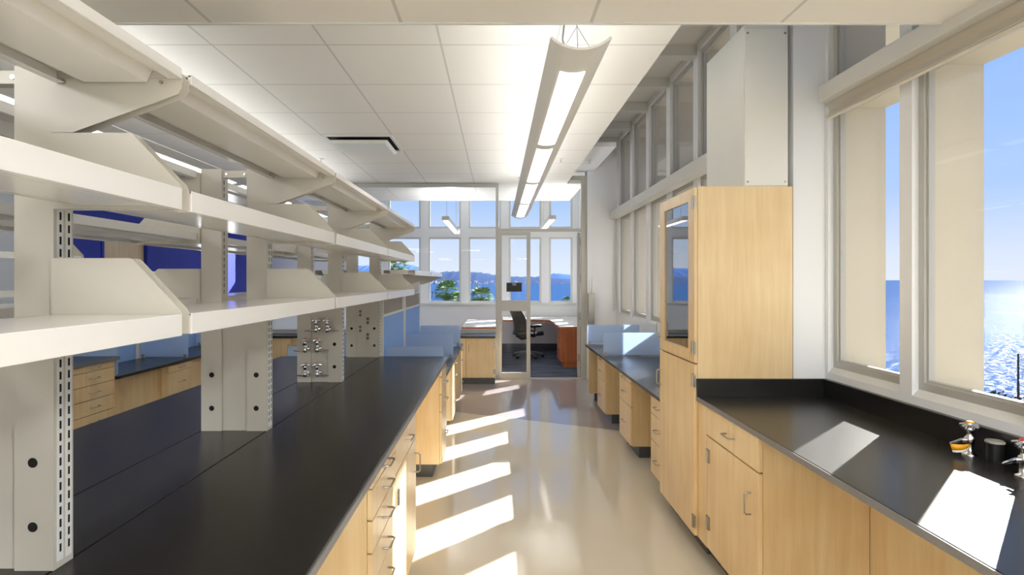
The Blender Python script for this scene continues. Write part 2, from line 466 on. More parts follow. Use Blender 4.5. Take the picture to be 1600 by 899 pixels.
MB().tube([(XL - 0.05, dy0+0.12, 1.0), (XL + 0.0, dy0+0.12, 1.0), (XL + 0.0, dy0+0.24, 1.0)], 0.01, 'steel').build('door_handle', d)
struct('wall_back', B(XL - 0.15, XO, YB - 0.15, YB, 0, ZR, 'wall'))
# end wall of the office with its two tiers of windows
ep = [(-1.70 + 0.94*k + 0.09, -1.70 + 0.94*(k+1) - 0.09) for k in range(-2, 3)] + [(1.21, 1.76)]
w = MB(); xs = [XL - 0.15] + [v for p in ep for v in p] + [XO]
E0, E1, E2, E3 = 1.05, 2.585, 2.79, 3.74
for i in range(0, len(xs), 2): w.box(xs[i], xs[i+1], YE, YE + 0.16, 0, ZR, 'wall')
for a, b in ep:
    for z0, z1 in ((0, E0), (E1, E2), (E3, ZR)): w.box(a, b, YE, YE + 0.16, z0, z1, 'wall')
struct('wall_end', w)
struct('trim_20', B(-3.6, 1.85, YE - 0.06, YE - 0.001, E0 - 0.045, E0 - 0.005, 'trimgrey'))
struct('trim_21', B(XL, XR - 0.001, YE - 0.012, YE - 0.001, 0.0, 0.1, 'toe'))
for a, b in ep:
    window('y', a, b, E0, E1, YE + 0.05, fw=0.03, fm='trimgrey'); window('y', a, b, E2, E3, YE + 0.05, fw=0.03, fm='trimgrey')

# ------------------------------------------------------------------ glass partition and its door
p = thing('wall_glass', (0, YP, 0), kind='structure')
fr = MB()
fr.box(XL, 0.0, YP - 0.03, YP + 0.03, 3.07, 3.125, 'alu')
fr.box(-0.025, 0.02, YP - 0.035, YP + 0.035, 0, 3.125, 'alu')
fr.box(1.10, 1.43, YP - 0.03, YP + 0.03, 3.19, 3.25, 'alu')
fr.box(1.34, 1.43, YP - 0.035, YP + 0.035, 0, 3.25, 'alu')
fr.box(0.02, 1.34, YP - 0.03, YP + 0.03, 2.36, 2.405, 'alu')
fr.box(XL, -0.025, YP - 0.03, YP + 0.03, 0.745, 0.79, 'alu')
fr.build('partition_frame', p, bevel=0.003)
for a, b in ((-0.028, -1.8), (-1.806, -3.55), (-3.556, XL + 0.005)):
    B(a, b, YP - 0.005, YP + 0.005, 0.79, 3.07, 'glass').build('pane', p)
B(0.02, 1.34, YP - 0.005, YP + 0.005, 2.405, 3.12, 'glass').build('pane', p)
B(1.118, 1.34, YP - 0.005, YP + 0.005, 3.12, 3.19, 'glass').build('pane', p)
struct('wall_glass_base', B(XL, -0.026, YP - 0.03, YP + 0.03, 0, 0.744, 'wall'))
def leaf(name, x0, y0, x1, y1, label=None):
    """framed glass door leaf between two floor points"""
    t = thing(name, (x0, y0, 0), kind='structure')
    dx, dy = x1 - x0, y1 - y0; L = math.hypot(dx, dy); ux, uy = dx/L, dy/L; nx, ny = -uy, ux
    def bar(s0, s1, z0, z1, th, mat, m):
        P = [(x0+ux*s0-nx*th, y0+uy*s0-ny*th), (x0+ux*s1-nx*th, y0+uy*s1-ny*th), (x0+ux*s1+nx*th, y0+uy*s1+ny*th), (x0+ux*s0+nx*th, y0+uy*s0+ny*th)]
        m.prism(P, 'z', z0, z1, mat)
    m = MB()
    bar(0, 0.05, 0.012, 2.35, 0.022, 'alu', m); bar(L-0.06, L, 0.012, 2.35, 0.022, 'alu', m)
    bar(0.05, L-0.06, 0.012, 0.10, 0.022, 'alu', m); bar(0.05, L-0.06, 1.085, 1.255, 0.022, 'alu', m); bar(0.05, L-0.06, 2.30, 2.35, 0.022, 'alu', m)
    m.build('door_frame', t, bevel=0.002)
    for z0, z1 in ((0.10, 1.085), (1.255, 2.30)):
        m = MB(); bar(0.05, L-0.06, z0, z1, 0.004, 'glass', m); m.build('pane', t)
    return t
leaf('door_2', 0.022, YP, 0.53, YP)
d3 = leaf('door_3', 1.318, YP + 0.07, 1.43, YP + 0.93)
for z in (0.33, 1.0, 1.6, 2.2):
    B(1.30, 1.34, YP + 0.04, YP + 0.07, z - 0.06, z + 0.06, 'steel').build('hinge', d3)
sg = thing('door_sign', (0.25, YP - 0.03, 1.39), 'small black sign with tiny white lettering stuck on the glass door', 'sign')
B(0.147, 0.393, YP - 0.012, YP - 0.0055, 1.395, 1.54, 'black').build('sign_plate', sg, bevel=0.002)
m = MB()
for k, (x, wd) in enumerate(((0.235, .012), (0.252, .018), (0.275, .012), (0.292, .016))): m.box(x, x+wd, YP-0.0135, YP-0.0121, 1.523, 1.529, 'white')
for x, wd in ((0.245, .01), (0.26, .02), (0.285, .014)): m.box(x, x+wd, YP-0.0135, YP-0.0121, 1.498, 1.508, 'white')
m.build('lettering', sg)

# ------------------------------------------------------------------ cabinets
def pull(cx, y, z, s, vertical=False, L=0.1, axis='x', mat='steel'):
    """bent-wire pull on a front at cx; s = outward sign; axis of the outward normal"""
    pr = 0.03; m = MB(); h = L/2; r = 0.0042
    if vertical: pts = [(0, 0, -h), (pr*.7, 0, -h), (pr, 0, -h+.008), (pr, 0, h-.008), (pr*.7, 0, h), (0, 0, h)]
    else: pts = [(0, -h, 0), (pr*.7, -h, 0), (pr, -h+.008, 0), (pr, h-.008, 0), (pr*.7, h, 0), (0, h, 0)]
    out = []
    for a, b, c in pts:
        out.append((cx + s*a, y + b, z + c) if axis == 'x' else (y + b, cx + s*a, z + c))
    return m.tube(out, r, mat, 6)

def cabinet(label, xf, s, y0, y1, ztop, depth, fronts, name='base_cabinet', cat='cabinet', group=None, axis='x', mat='maple', toe=0.10, hands='steel'):
    """xf: face of the fronts; s: outward sign of the face normal; fronts: list of dicts"""
    loc = (xf - s*depth/2, (y0+y1)/2, 0) if axis == 'x' else ((y0+y1)/2, xf - s*depth/2, 0)
    t = thing(name, loc, label, cat, group)
    def bx(d0, d1, a, b, z0, z1, mt, m):
        if axis == 'x': m.box(xf - s*d0, xf - s*d1, a, b, z0, z1, mt)
        else: m.box(a, b, xf - s*d0, xf - s*d1, z0, z1, mt)
        return m
    FT = 0.02
    if any(f['t'] == 'glass' for f in fronts):
        c = MB(); T = 0.02
        zg = min(f['z0'] for f in fronts if f['t'] == 'glass') - 0.005
        bx(FT, depth, y0, y1, toe, zg, mat, c)
        bx(FT, depth, y0, y0+T, zg, ztop, mat, c); bx(FT, depth, y1-T, y1, zg, ztop, mat, c)
        bx(FT, depth, y0+T, y1-T, ztop-T, ztop, mat, c); bx(depth-T, depth, y0+T, y1-T, zg, ztop-T, mat, c)
        c.build('carcass', t)
        for z in (zg + 0.34, zg + 0.67):
            bx(FT + 0.04, depth-T-0.002, y0+T+0.002, y1-T-0.002, z, z+0.02, mat, MB()).build('shelf', t)
    else:
        bx(FT, depth, y0, y1, toe, ztop, mat, MB()).build('carcass', t)
    bx(0.075, depth, y0 + 0.002, y1 - 0.002, 0, toe - 0.001, 'toe', MB()).build('toe_kick', t)
    g = 0.0025
    for f in fronts:
        a, b = f.get('a', y0) + g, f.get('b', y1) - g; z0, z1 = f['z0'] + g, f['z1'] - g
        kind = f['t']
        if kind == 'glass':
            fw = 0.105
            m = MB()
            for u0, u1, w0, w1 in ((a, a+fw, z0, z1), (b-fw, b, z0, z1), (a+fw, b-fw, z0, z0+0.07), (a+fw, b-fw, z1-0.07, z1)): bx(0, FT-0.001, u0, u1, w0, w1, mat, m)
            o = m.build('glazed_door', t, bevel=0.0015)
            bx(0.008, 0.012, a+fw, b-fw, z0+0.07, z1-0.07, 'cabglass', MB()).build('glass_pane', o)
        else:
            o = bx(0, FT-0.001, a, b, z0, z1, mat, MB()).build(kind, t, bevel=0.0015)
        if f.get('h', True):
            zc = f.get('hz', (z0+z1)/2); yc = f.get('hy', (a+b)/2)
            pull(xf, yc, zc, s, f.get('v', False), f.get('hl', 0.1), axis, hands).build('handle', o)
        for hz in f.get('hinges', ()):
            yh = f['hs']
            m = MB()
            bx(-0.007, 0.003, yh - 0.022, yh + 0.022, hz - 0.035, hz + 0.035, 'steel', m)
            m.tube([(xf + s*0.008, yh, hz-0.036), (xf + s*0.008, yh, hz+0.036)] if axis == 'x' else [(yh, xf + s*0.008, hz-0.036), (yh, xf + s*0.008, hz+0.036)], 0.006, 'steel', 8)
            m.build('hinge', o)
    return t

def drawers(zs, **k): return [dict(t='drawer', z0=zs[i+1], z1=zs[i], **k) for i in range(len(zs)-1)]
DZ7 = [0.884, 0.832, 0.719, 0.601, 0.478, 0.352, 0.226, 0.102]
PED = [0.705, 0.655, 0.446, 0.104]

# ------------------------------------------------------------------ island benches
def worktop(name, label, x0, x1, y0, y1, z1, th=0.028, group=None, edge=False):
    o = tag(B(x0, x1, y0, y1, z1 - th, z1, 'top').build(name, bevel=0.003), label, 'worktop', group)
    if edge: B(x1 - 0.001, x1 + 0.004, y0 + 0.002, y1 - 0.002, z1 - th + 0.001, z1 - 0.002, 'topedge_sheen').build('front_edge', o)  # grey strip with the bright window reflection in its colour
    return o

def bracket_mb(xf, s, yc, kind, z):
    m = MB()
    if kind == 'up':      # side plate standing above the shelf
        pr = [(0, z-0.045), (0, z+0.128), (0.178, z+0.128), (0.186, z+0.125), (0.292, z+0.012), (0.297, z), (0.297, z-0.045)]
        pin = [(0, z-0.042), (0, z+0.116), (0.172, z+0.116), (0.278, z+0.002), (0.283, z-0.042)]
    else:                 # gusset under the top shelf
        pr = [(0, z-0.142), (0.05, z-0.142), (0.288, z-0.055), (0.297, z-0.042), (0.297, z-0.016), (0.286, z-0.006), (0, z-0.006)]
        pin = [(0, z-0.130), (0.048, z-0.130), (0.276, z-0.046), (0.284, z-0.018), (0, z-0.010)]
    P = [(xf + s*a, b) for a, b in pr]; Q = [(xf + s*a, b) for a, b in pin]
    m.prism(P, 'y', yc - 0.016, yc - 0.013, 'post'); m.prism(P, 'y', yc + 0.013, yc + 0.016, 'post')
    m.prism(Q, 'y', yc - 0.013, yc + 0.013, 'post')
    if kind == 'down': m.box(xf + s*0.012, xf + s*0.286, yc - 0.0195, yc + 0.0195, z - 0.02, z - 0.0015, 'post')
    if kind == 'down':
        for dd in (0.03, 0.25): m.tube([(xf + s*dd, yc - 0.0185, z - 0.028), (xf + s*dd, yc - 0.0155, z - 0.028)], 0.0045, 'steel', 8)
    return m

LOW, MID, TOP = 1.502, 1.787, 2.058
def station(xc, Y, label, sides=(1, -1), panel=True, group='slotted shelf uprights along the benches'):
    t = thing('shelf_upright', (xc, Y + 0.03, 0.914), label, 'shelf upright', group)
    zt = 2.07
    for s in (1, -1):
        x0, x1 = sorted((xc + s*0.055, xc + s*0.145))
        m = B(x0, x1, Y, Y + 0.06, 0.9145, zt, 'post')
        xf = xc + s*0.145
        # channels painted white to stand for window light, with two columns of slots on the outer face (and the inner one)
        for yy in (Y + 0.010, Y + 0.036):
            m.box(xf, xf + s*0.0012, yy, yy + 0.018, 0.93, zt - 0.01, 'white')
            z = 0.95
            while z < zt - 0.05:
                m.box(xf + s*0.0012, xf + s*0.0018, yy + 0.006, yy + 0.0115, z, z + 0.0185, 'slot'); z += 0.0285
        xi = xc + s*0.055
        if not panel or True:
            z = 1.52
            while z < zt - 0.05:
                m.box(xi, xi - s*0.0006, Y + 0.02, Y + 0.0255, z, z + 0.0185, 'slot'); z += 0.0285
        xm = xc + s*0.098
        for z in (1.162, 1.015, 1.474):
            r = 0.0115 if z < 1.4 else 0.009
            m.lathe([(r, -0.0012), (r*0.7, -0.0006), (0.0005, -0.0004)], (xm, Y, z), 'slot', 14, 'y')
        m.build('post', t)
        for k, (kind, z) in enumerate((('up', LOW), ('up', MID), ('down', TOP))):
            if s in sides: bracket_mb(xf + s*0.0015, s, Y + 0.006, kind, z).build('shelf_bracket', t)
    m = MB()
    if panel:
        m.box(xc - 0.0545, xc + 0.0545, Y + 0.010, Y + 0.05, 0.9145, 1.455, 'post')
        m.build('service_panel', t)
    m = B(xc - 0.0545, xc + 0.0545, Y + 0.015, Y + 0.045, 2.035, 2.065, 'post')
    for dx in (-0.04, 0.04): m.lathe([(0.006, -0.003), (0.006, 0)], (xc + dx, Y + 0.015, 2.05), 'steel', 8, 'y')
    m.build('cross_bar', t)
    return t

def shelf(xc, s, y0, y1, z, label, lip=0.048, flat=False, group=None):
    xf = xc + s*0.147
    t = thing('metal_shelf', (xf + s*0.155, (y0+y1)/2, z - 0.05), label, 'shelf', group)
    X = lambda d: xf + s*d
    m = B(X(0.012), X(0.298), y0, y1, z - 0.004, z, 'shelf')
    m.box(X(0.010), X(0.016), y0, y1, z - 0.03, z, 'shelf')
    m.box(X(0.016), X(0.034), y0, y1, z - 0.031, z - 0.029, 'shelf')
    m.build('shelf_pan', t)
    l = B(X(0.290), X(0.3), y0, y1, z - lip, z + 0.001, 'shelf')
    l.box(X(0.268), X(0.290), y0, y1, z - lip, z - lip + 0.003, 'shelf')
    l.build('front_lip', t, bevel=0.0025)
    lo = z - (0.038 if not flat else 0.03)
    st = MB(); a, b = 0.065, 0.235
    st.prism([(X(a), z-0.0041), (X(b), z-0.0041), (X(b-0.014), lo), (X(a+0.014), lo)], 'y', y0 + 0.002, y1 - 0.002, 'shelf')
    st.build('stiffener_tray', t)
    return t

XC1 = -1.16; XC2 = XC1 - 2.87
ST = [0.10, 1.303, 2.51, 3.715, 4.92]
bayn = ['bay beside the camera', 'second bay', 'third bay', 'last bay before the screens']
tiern = ['bottom', 'middle', 'top']
def island(xc, name, sides, st_labels, full):
    for i, Y in enumerate(ST):
        station(xc, Y, st_labels[i], sides)
    for s in sides:
        sd = 'aisle side' if s > 0 else 'rear side'
        for b in range(4):
            for k, z in enumerate((LOW, MID, TOP)):
                shelf(xc, s, ST[b] + 0.026, ST[b+1] - 0.014, z,
                      'white %s shelf, %s, on the %s of the %s' % (tiern[k], bayn[b], sd, name),
                      0.048 if k < 2 else 0.022, k == 2, 'metal shelves of the ' + name)
    # worktops
    worktop('bench_worktop', 'wide black worktop, aisle side of the %s' % name, xc + 0.142, xc + 0.73, -0.6, 4.98, 0.914, group=None, edge=True)
    worktop('bench_worktop', 'narrow black worktop strip under the uprights of the %s' % name, xc - 0.146, xc + 0.138, -0.6, 4.98, 0.914)
    xe = xc - 0.73 if full else xc - 0.45
    worktop('bench_worktop', 'black worktop along the rear side of the %s' % name, xe, xc - 0.15, -0.6, 4.98, 0.914)
    # knee-space back panel carrying the bench
    tag(B(xc - 0.21, xc + 0.15, -0.58, 4.96, 0, 0.8855, 'maple').build('bench_support'), 'long maple support casing under the worktops of the %s' % name, 'bench support')
    # lower writing desk beyond the bench
    for s in sides:
        sd = 'aisle side' if s > 0 else 'rear side'
        a, b = sorted((xc + s*0.165, xc + s*0.705))
        tag(B(a, b, 4.99, 7.6, 0.709, 0.737, 'top').build('desk_worktop', bevel=0.003), 'low black desk worktop, %s of the %s' % (sd, name), 'worktop')
    ysc = [(4.985, 6.13), (6.19, 7.36)]
    for k, (a, b) in enumerate(ysc):
        t = thing('desk_screen', (xc, (a+b)/2, 0), '%s blue fabric desk screen on the spine of the %s' % (('first', 'second')[k], name), 'screen', 'desk screens')
        m = MB()
        for s in (1, -1):
            x = xc + s*0.14
            for z0, z1 in ((0.0, 0.035), (1.255, 1.275), (1.415, 1.435)): m.box(x, x + s*0.022, a, b, z0, z1, 'white')
            for y in (a, b - 0.02): m.box(x, x + s*0.022, y, y + 0.02, 0.035, 1.255, 'white'); m.box(x, x + s*0.022, y, y + 0.02, 1.275, 1.415, 'white')
        m.build('screen_frame', t)
        B(xc - 0.139, xc + 0.139, a, b, 0.0, 1.435, 'taupe').build('core', t)
        for s in (1, -1):
            x = xc + s*0.14
            B(x, x + s*0.014, a + 0.021, b - 0.021, 0.036, 1.254, 'fabric').build('fabric_panel', t)
    for k, Y in enumerate((6.135, 7.365)):
        t = thing('shelf_upright', (xc, Y + 0.025, 0), 'plain white shelf upright %s of the %s' % (('between the two blue screens', 'at the far end of the blue screens')[k], name), 'shelf upright', 'plain uprights of the desk zone')
        B(xc - 0.147, xc + 0.147, Y, Y + 0.05, 0, 1.69, 'shelf').build('post', t)
        for s in sides:
            for kk in (0,):
                bracket_mb(xc + s*0.149, s, Y + 0.03, 'down', 1.668).build('shelf_bracket', t)
    for s in sides:
        sd = 'aisle side' if s > 0 else 'rear side'
        for k, (a, b) in enumerate(((4.995, 6.14), (6.187, 7.37))):
            shelf(xc, s, a, b, 1.67, 'lone white shelf above the %s blue screen, %s of the %s' % (('first', 'second')[k], sd, name), 0.048, False, 'shelves over the desks')
    for s in sides:
        sd = 'aisle side' if s > 0 else 'rear side'
        for k, Y in enumerate((5.02, 6.165, 7.33)):
            divider(xc + s*0.17, xc + s*0.685, Y, 0.738, 0.995, 'blue frosted divider %s, %s of the %s' % (('at the bench step', 'between the desk seats', 'at the desk end')[k], sd, name))

def divider(x0, x1, Y, z0, z1, label, group='frosted desk dividers'):
    a, b = sorted((x0, x1))
    t = thing('desk_divider', ((a+b)/2, Y, z0), label, 'divider', group)
    m = MB(); r = 0.02
    po = [(a, z0+0.012), (b, z0+0.012)]
    for cx, cz, st in ((b-r, z1-r, 0), (a+r, z1-r, PI/2)):
        for k in range(5): po.append((cx + r*math.cos(st + k*PI/8), cz + r*math.sin(st + k*PI/8)))
    m.prism(po, 'y', Y - 0.005, Y + 0.005, 'acrylic'); m.build('acrylic_sheet', t)
    for x in (a + 0.03, b - 0.03):
        c = MB(); c.box(x - 0.012, x + 0.012, Y - 0.016, Y - 0.0055, z0 + 0.0005, z0 + 0.04, 'steel'); c.box(x - 0.012, x + 0.012, Y + 0.0055, Y + 0.016, z0 + 0.0005, z0 + 0.04, 'steel')
        c.box(x - 0.012, x + 0.012, Y - 0.0055, Y + 0.0055, z0 + 0.0005, z0 + 0.0115, 'steel'); c.lathe([(0.006, -0.022), (0.006, -0.016)], (x, Y, z0 + 0.025), 'steel', 10, 'y')
        c.build('clamp', t)
    return t

island(XC1, 'aisle bench', (1, -1), [
    'beige slotted upright of the aisle bench next to the camera',
    'tall beige slotted upright at the left picture edge, nearest full one on the aisle bench',
    'beige slotted upright pair of the aisle bench with a plain flat panel between its posts',
    'beige slotted upright of the aisle bench that carries the chrome gas valves',
    'beige slotted upright with round grey outlets, next to the blue screen'], True)
island(XC2, 'blue-wall bench', (1,), [
    'slotted upright of the bench by the blue wall, beside the camera',
    'slotted upright of the bench by the blue wall, second along',
    'slotted upright of the bench by the blue wall, third along',
    'slotted upright of the bench by the blue wall, fourth along',
    'slotted upright of the bench by the blue wall, last before its screens'], False)

# base units under the aisle bench
XF1 = XC1 + 0.715
cabinet('tall maple drawer unit under the near part of the aisle bench', XF1, 1, 2.03, 2.488, 0.8855, 0.55, drawers(DZ7), 'drawer_cabinet', 'cabinet')
cabinet('maple base cabinet with one drawer over a wide door under the aisle bench', XF1, 1, 2.492, 3.12, 0.8855, 0.55,
        [dict(t='drawer', z0=0.725, z1=0.884), dict(t='door', z0=0.104, z1=0.722, v=True, hy=3.06, hz=0.60, hinges=(0.62, 0.22), hs=2.520)])
cabinet('maple drawer unit under the far end of the aisle bench', XF1, 1, 4.57, 4.97, 0.8855, 0.55, drawers([0.884, 0.80, 0.66, 0.52, 0.104]), 'drawer_cabinet', 'cabinet')
XFD = XC1 + 0.69
cabinet('maple desk pedestal under the middle of the aisle-side desk', XFD, 1, 5.98, 6.44, 0.7085, 0.5, drawers(PED), 'desk_pedestal', 'cabinet')
cabinet('maple desk pedestal under the far end of the aisle-side desk', XFD, 1, 7.1, 7.56, 0.7085, 0.5, drawers(PED), 'desk_pedestal', 'cabinet')
# bench by the blue wall
XG = XC2 + 0.715
cabinet('maple drawer stack at the end of the bench by the blue wall', XG, 1, 4.42, 4.94, 0.8855, 0.55, drawers(DZ7), 'drawer_cabinet', 'cabinet')
cabinet('maple desk pedestal under the desk by the blue wall', XC2 + 0.69, 1, 5.78, 6.25, 0.7085, 0.5, drawers([0.705, 0.63, 0.40, 0.104]), 'desk_pedestal', 'cabinet')
tag(B(XC2 + 0.60, XC2 + 0.62, 5.02, 5.776, 0, 0.7085, 'maple').build('modesty_panel'), 'brown wood knee panel next to the desk pedestal by the blue wall', 'panel')
tag(B(XC2 + 0.60, XC2 + 0.62, 6.254, 7.55, 0, 0.7085, 'maple').build('modesty_panel'), 'brown wood knee panel beyond the desk pedestal by the blue wall', 'panel')

# ------------------------------------------------------------------ gas valves on the third upright
def valve(x, yf, z, label, cap='orange', group='gas valves on the upright', q=-1):
    t = thing('gas_valve', (x, yf, z), label, 'gas valve', group)
    y = yf - 0.045
    MB().lathe([(0.017, -0.005), (0.017, -0.0014), (0.010, -0.0012)], (x, yf, z), 'chrome', 16, 'y').tube([(x, yf - 0.003, z), (x, y, z)], 0.009, 'chrome', 12).build('wall_flange', t)
    MB().lathe([(0.009, -0.018), (0.013, -0.012), (0.013, 0.010), (0.008, 0.014), (0.008, 0.032), (0.012, 0.036), (0.012, 0.05), (0.006, 0.056)], (x, y, z), 'chrome', 16).build('valve_body', t)
    n = 10; pts = [(x + q*0.006, y, z - 0.006)]; rs = [0.007]
    for k in range(n):
        pts += [(x + q*(0.018 + 0.006*k), y, z - 0.008), (x + q*(0.0225 + 0.006*k), y, z - 0.008)]; rs += [0.0068 - 0.0003*k, 0.0052 - 0.0003*k]
    MB().tube(pts, rs, 'chrome', 12).build('hose_nozzle', t)
    h = MB()
    for a in range(4):
        c, s_ = math.cos(a*PI/2 + 0.4), math.sin(a*PI/2 + 0.4)
        h.tube([(x + c*0.008, y + s_*0.008, z + 0.06), (x + c*0.026, y + s_*0.026, z + 0.056)], [0.005, 0.006], 'chrome', 8)
    h.lathe([(0.011, 0.054), (0.012, 0.066), (0.010, 0.068)], (x, y, z), 'chrome', 14)
    h.build('handle', t)
    MB().lathe([(0.0085, 0.0682), (0.0085, 0.071), (0.004, 0.073)], (x, y, z), cap, 14).build('index_button', t)
    return t
YV = 3.715
for r, (z, xs) in enumerate(((1.262, (-1.172, -1.098)), (1.133, (-1.238, -1.164)), (0.975, (-1.238, -1.164)))):
    for c, x in enumerate(xs):
        on_post = abs(x - XC1) > 0.056
        valve(x, YV if on_post else YV + 0.010, z, 'chrome gas valve, %s row, %s one of its pair on the upright' % (('top', 'middle', 'bottom')[r], ('left', 'right')[c]), 'orange' if r else 'white', q=(-1, 1)[c])
# round outlets on the fourth upright (parts of it)
up4 = [o for o in bpy.data.objects if o.name.startswith('shelf_upright') and o.get('label', '').endswith('round grey outlets, next to the blue screen')][0]
for x, z in ((-1.185, 1.41), (-1.120, 1.345), (-1.185, 1.275), (-1.120, 1.21)):
    m = MB()
    for dz in (0, -0.032): m.lathe([(0.0135, -0.003), (0.0125, -0.005), (0.002, -0.005)], (x, 4.92 + 0.010, z - 0.10 + dz), 'grey', 16, 'y'); m.lathe([(0.0045, -0.0062), (0.0045, -0.0052)], (x, 4.92 + 0.010, z - 0.10 + dz), 'slot', 10, 'y')
    m.build('outlet', up4)

# ------------------------------------------------------------------ right-hand counter
t = thing('wall_counter', (1.5, 1.2, 0.886), 'black counter with raised backsplash under the big sea windows', 'worktop')
o = B(1.145, 1.868, -1.2, 3.262, 0.886, 0.914, 'top').build('counter_slab', t, bevel=0.003)
B(1.141, 1.146, -1.198, 3.26, 0.887, 0.912, 'topedge_sheen').build('front_edge', o)
B(1.869, 1.897, -1.2, 3.262, 0.886, 1.014, 'top').build('backsplash', t, bevel=0.003)
B(1.145, 1.897, 3.2625, 3.279, 0.886, 1.014, 'top').build('backsplash', t, bevel=0.003)
cabinet('maple base cabinet with one drawer over one door beside the tall cabinet', 1.157, -1, 2.52, 3.15, 0.8855, 0.49,
        [dict(t='drawer', z0=0.725, z1=0.882, hy=2.83), dict(t='door', z0=0.104, z1=0.722, v=True, hy=2.60, hz=0.56, hinges=(0.617, 0.25), hs=3.122)])
tag(B(1.158, 1.175, 3.152, 3.278, 0.10, 0.8855, 'maple').box(1.23, 1.3, 3.152, 3.278, 0, 0.0995, 'toe').build('filler_panel'), 'narrow maple filler strip between tall cabinet and base cabinet', 'filler panel')
tag(B(1.648, 1.668, -1.2, 2.518, 0.0, 0.8855, 'maple').build('knee_panel'), 'brown maple back panel of the knee space under the window counter', 'panel')
cabinet('maple tall cabinet with a glazed upper door and solid lower door', 1.135, -1, 3.28, 3.98, 2.12, 0.565,
        [dict(t='glass', z0=1.10, z1=2.118, v=True, hy=3.95, hz=1.24, hinges=(2.03, 1.19), hs=3.288),
         dict(t='door', z0=0.104, z1=1.095, v=True, hy=3.95, hz=0.91, hinges=(1.0, 0.19), hs=3.288)], 'tall_cabinet', 'cabinet')
t = thing('duct_box', (1.56, 3.6, 2.121), 'white metal duct box standing on top of the tall cabinet', 'duct')
B(1.43, 1.685, 3.304, 3.89, 2.1212, 3.06, 'duct').build('duct_body', t, bevel=0.002)
m = B(1.434, 1.683, 3.299, 3.3035, 2.128, 3.035, 'white')
for x in (1.45, 1.667):
    for z in (2.15, 3.012): m.lathe([(0.007, -0.003), (0.007, 0)], (x, 3.299, z), 'steel', 10, 'y')
m.build('cover_plate', t)

# desk along the far windows
tag(B(1.158, 1.894, 3.985, 7.5, 0.709, 0.737, 'top').build('desk_worktop', bevel=0.003), 'lower black desk worktop along the window wall beyond the tall cabinet', 'worktop')
XW = 1.185
cabinet('maple drawer pedestal standing against the far side of the tall cabinet', XW, -1, 3.99, 4.40, 0.7085, 0.5, drawers([0.705, 0.56, 0.36, 0.104]), 'desk_pedestal', 'cabinet')
cabinet('maple drawer pedestal under the window desk between the two knee spaces, nearer one', XW, -1, 5.06, 5.53, 0.7085, 0.5, drawers(PED), 'desk_pedestal', 'cabinet')
cabinet('maple drawer pedestal under the window desk below the nearer blue divider', XW, -1, 6.27, 6.74, 0.7085, 0.5, drawers(PED), 'desk_pedestal', 'cabinet')
tag(B(1.195, 1.88, 7.44, 7.47, 0.10, 0.7085, 'maple').box(1.27, 1.88, 7.445, 7.465, 0, 0.0995, 'toe').build('desk_end_panel'), 'maple end panel carrying the far end of the window desk', 'panel')
divider(1.178, 1.86, 6.33, 0.738, 0.995, 'blue frosted divider standing across the middle of the window desk')
divider(1.178, 1.86, 7.46, 0.738, 0.995, 'pale frosted divider at the far end of the window desk')
# stainless box and cord on the stub wall
t = thing('wall_box', (1.46, 9.05, 0.88), 'slim stainless box on the white wall beside the glass partition', 'wall box')
B(1.435, 1.535, 8.97, 9.049, 0.88, 1.37, 'steel').build('box_body', t, bevel=0.004)
MB().tube([(1.47, 9.04, 1.371), (1.47, 9.043, 1.58)], 0.006, 'white').tube([(1.505, 9.04, 1.371), (1.505, 9.043, 1.62)], 0.006, 'white').build('conduit', t)
tag(MB().tube([(1.865, 9.03, 2.52), (1.865, 9.03, 1.12), (1.835, 9.03, 1.10), (1.835, 9.03, 2.52)], 0.006, 'trimgrey').build('blind_cord'), 'thin looped blind cord hanging beside the last far window', 'cord')

# roller blind on the big windows
t = thing('roller_blind', (1.84, 0.5, 2.49), 'cream roller blind rolled up below the beam of the sea windows', 'blind')
m = MB(); ro = []
for k in range(9):
    a = k/8
    ro.append((1.835 + 0.035*math.sin(a*PI)*(1-a*0.4), 2.563 - 0.075*a))
m.grid([[(x, -1.0, z), (x, 3.19, z)] for x, z in ro], 'blind'); m.build('blind_fabric', t, solid=0.003)
MB().tube([(1.848, -1.0, 2.484), (1.848, 3.19, 2.484)], 0.009, 'blind', 10).build('hem_bar', t)

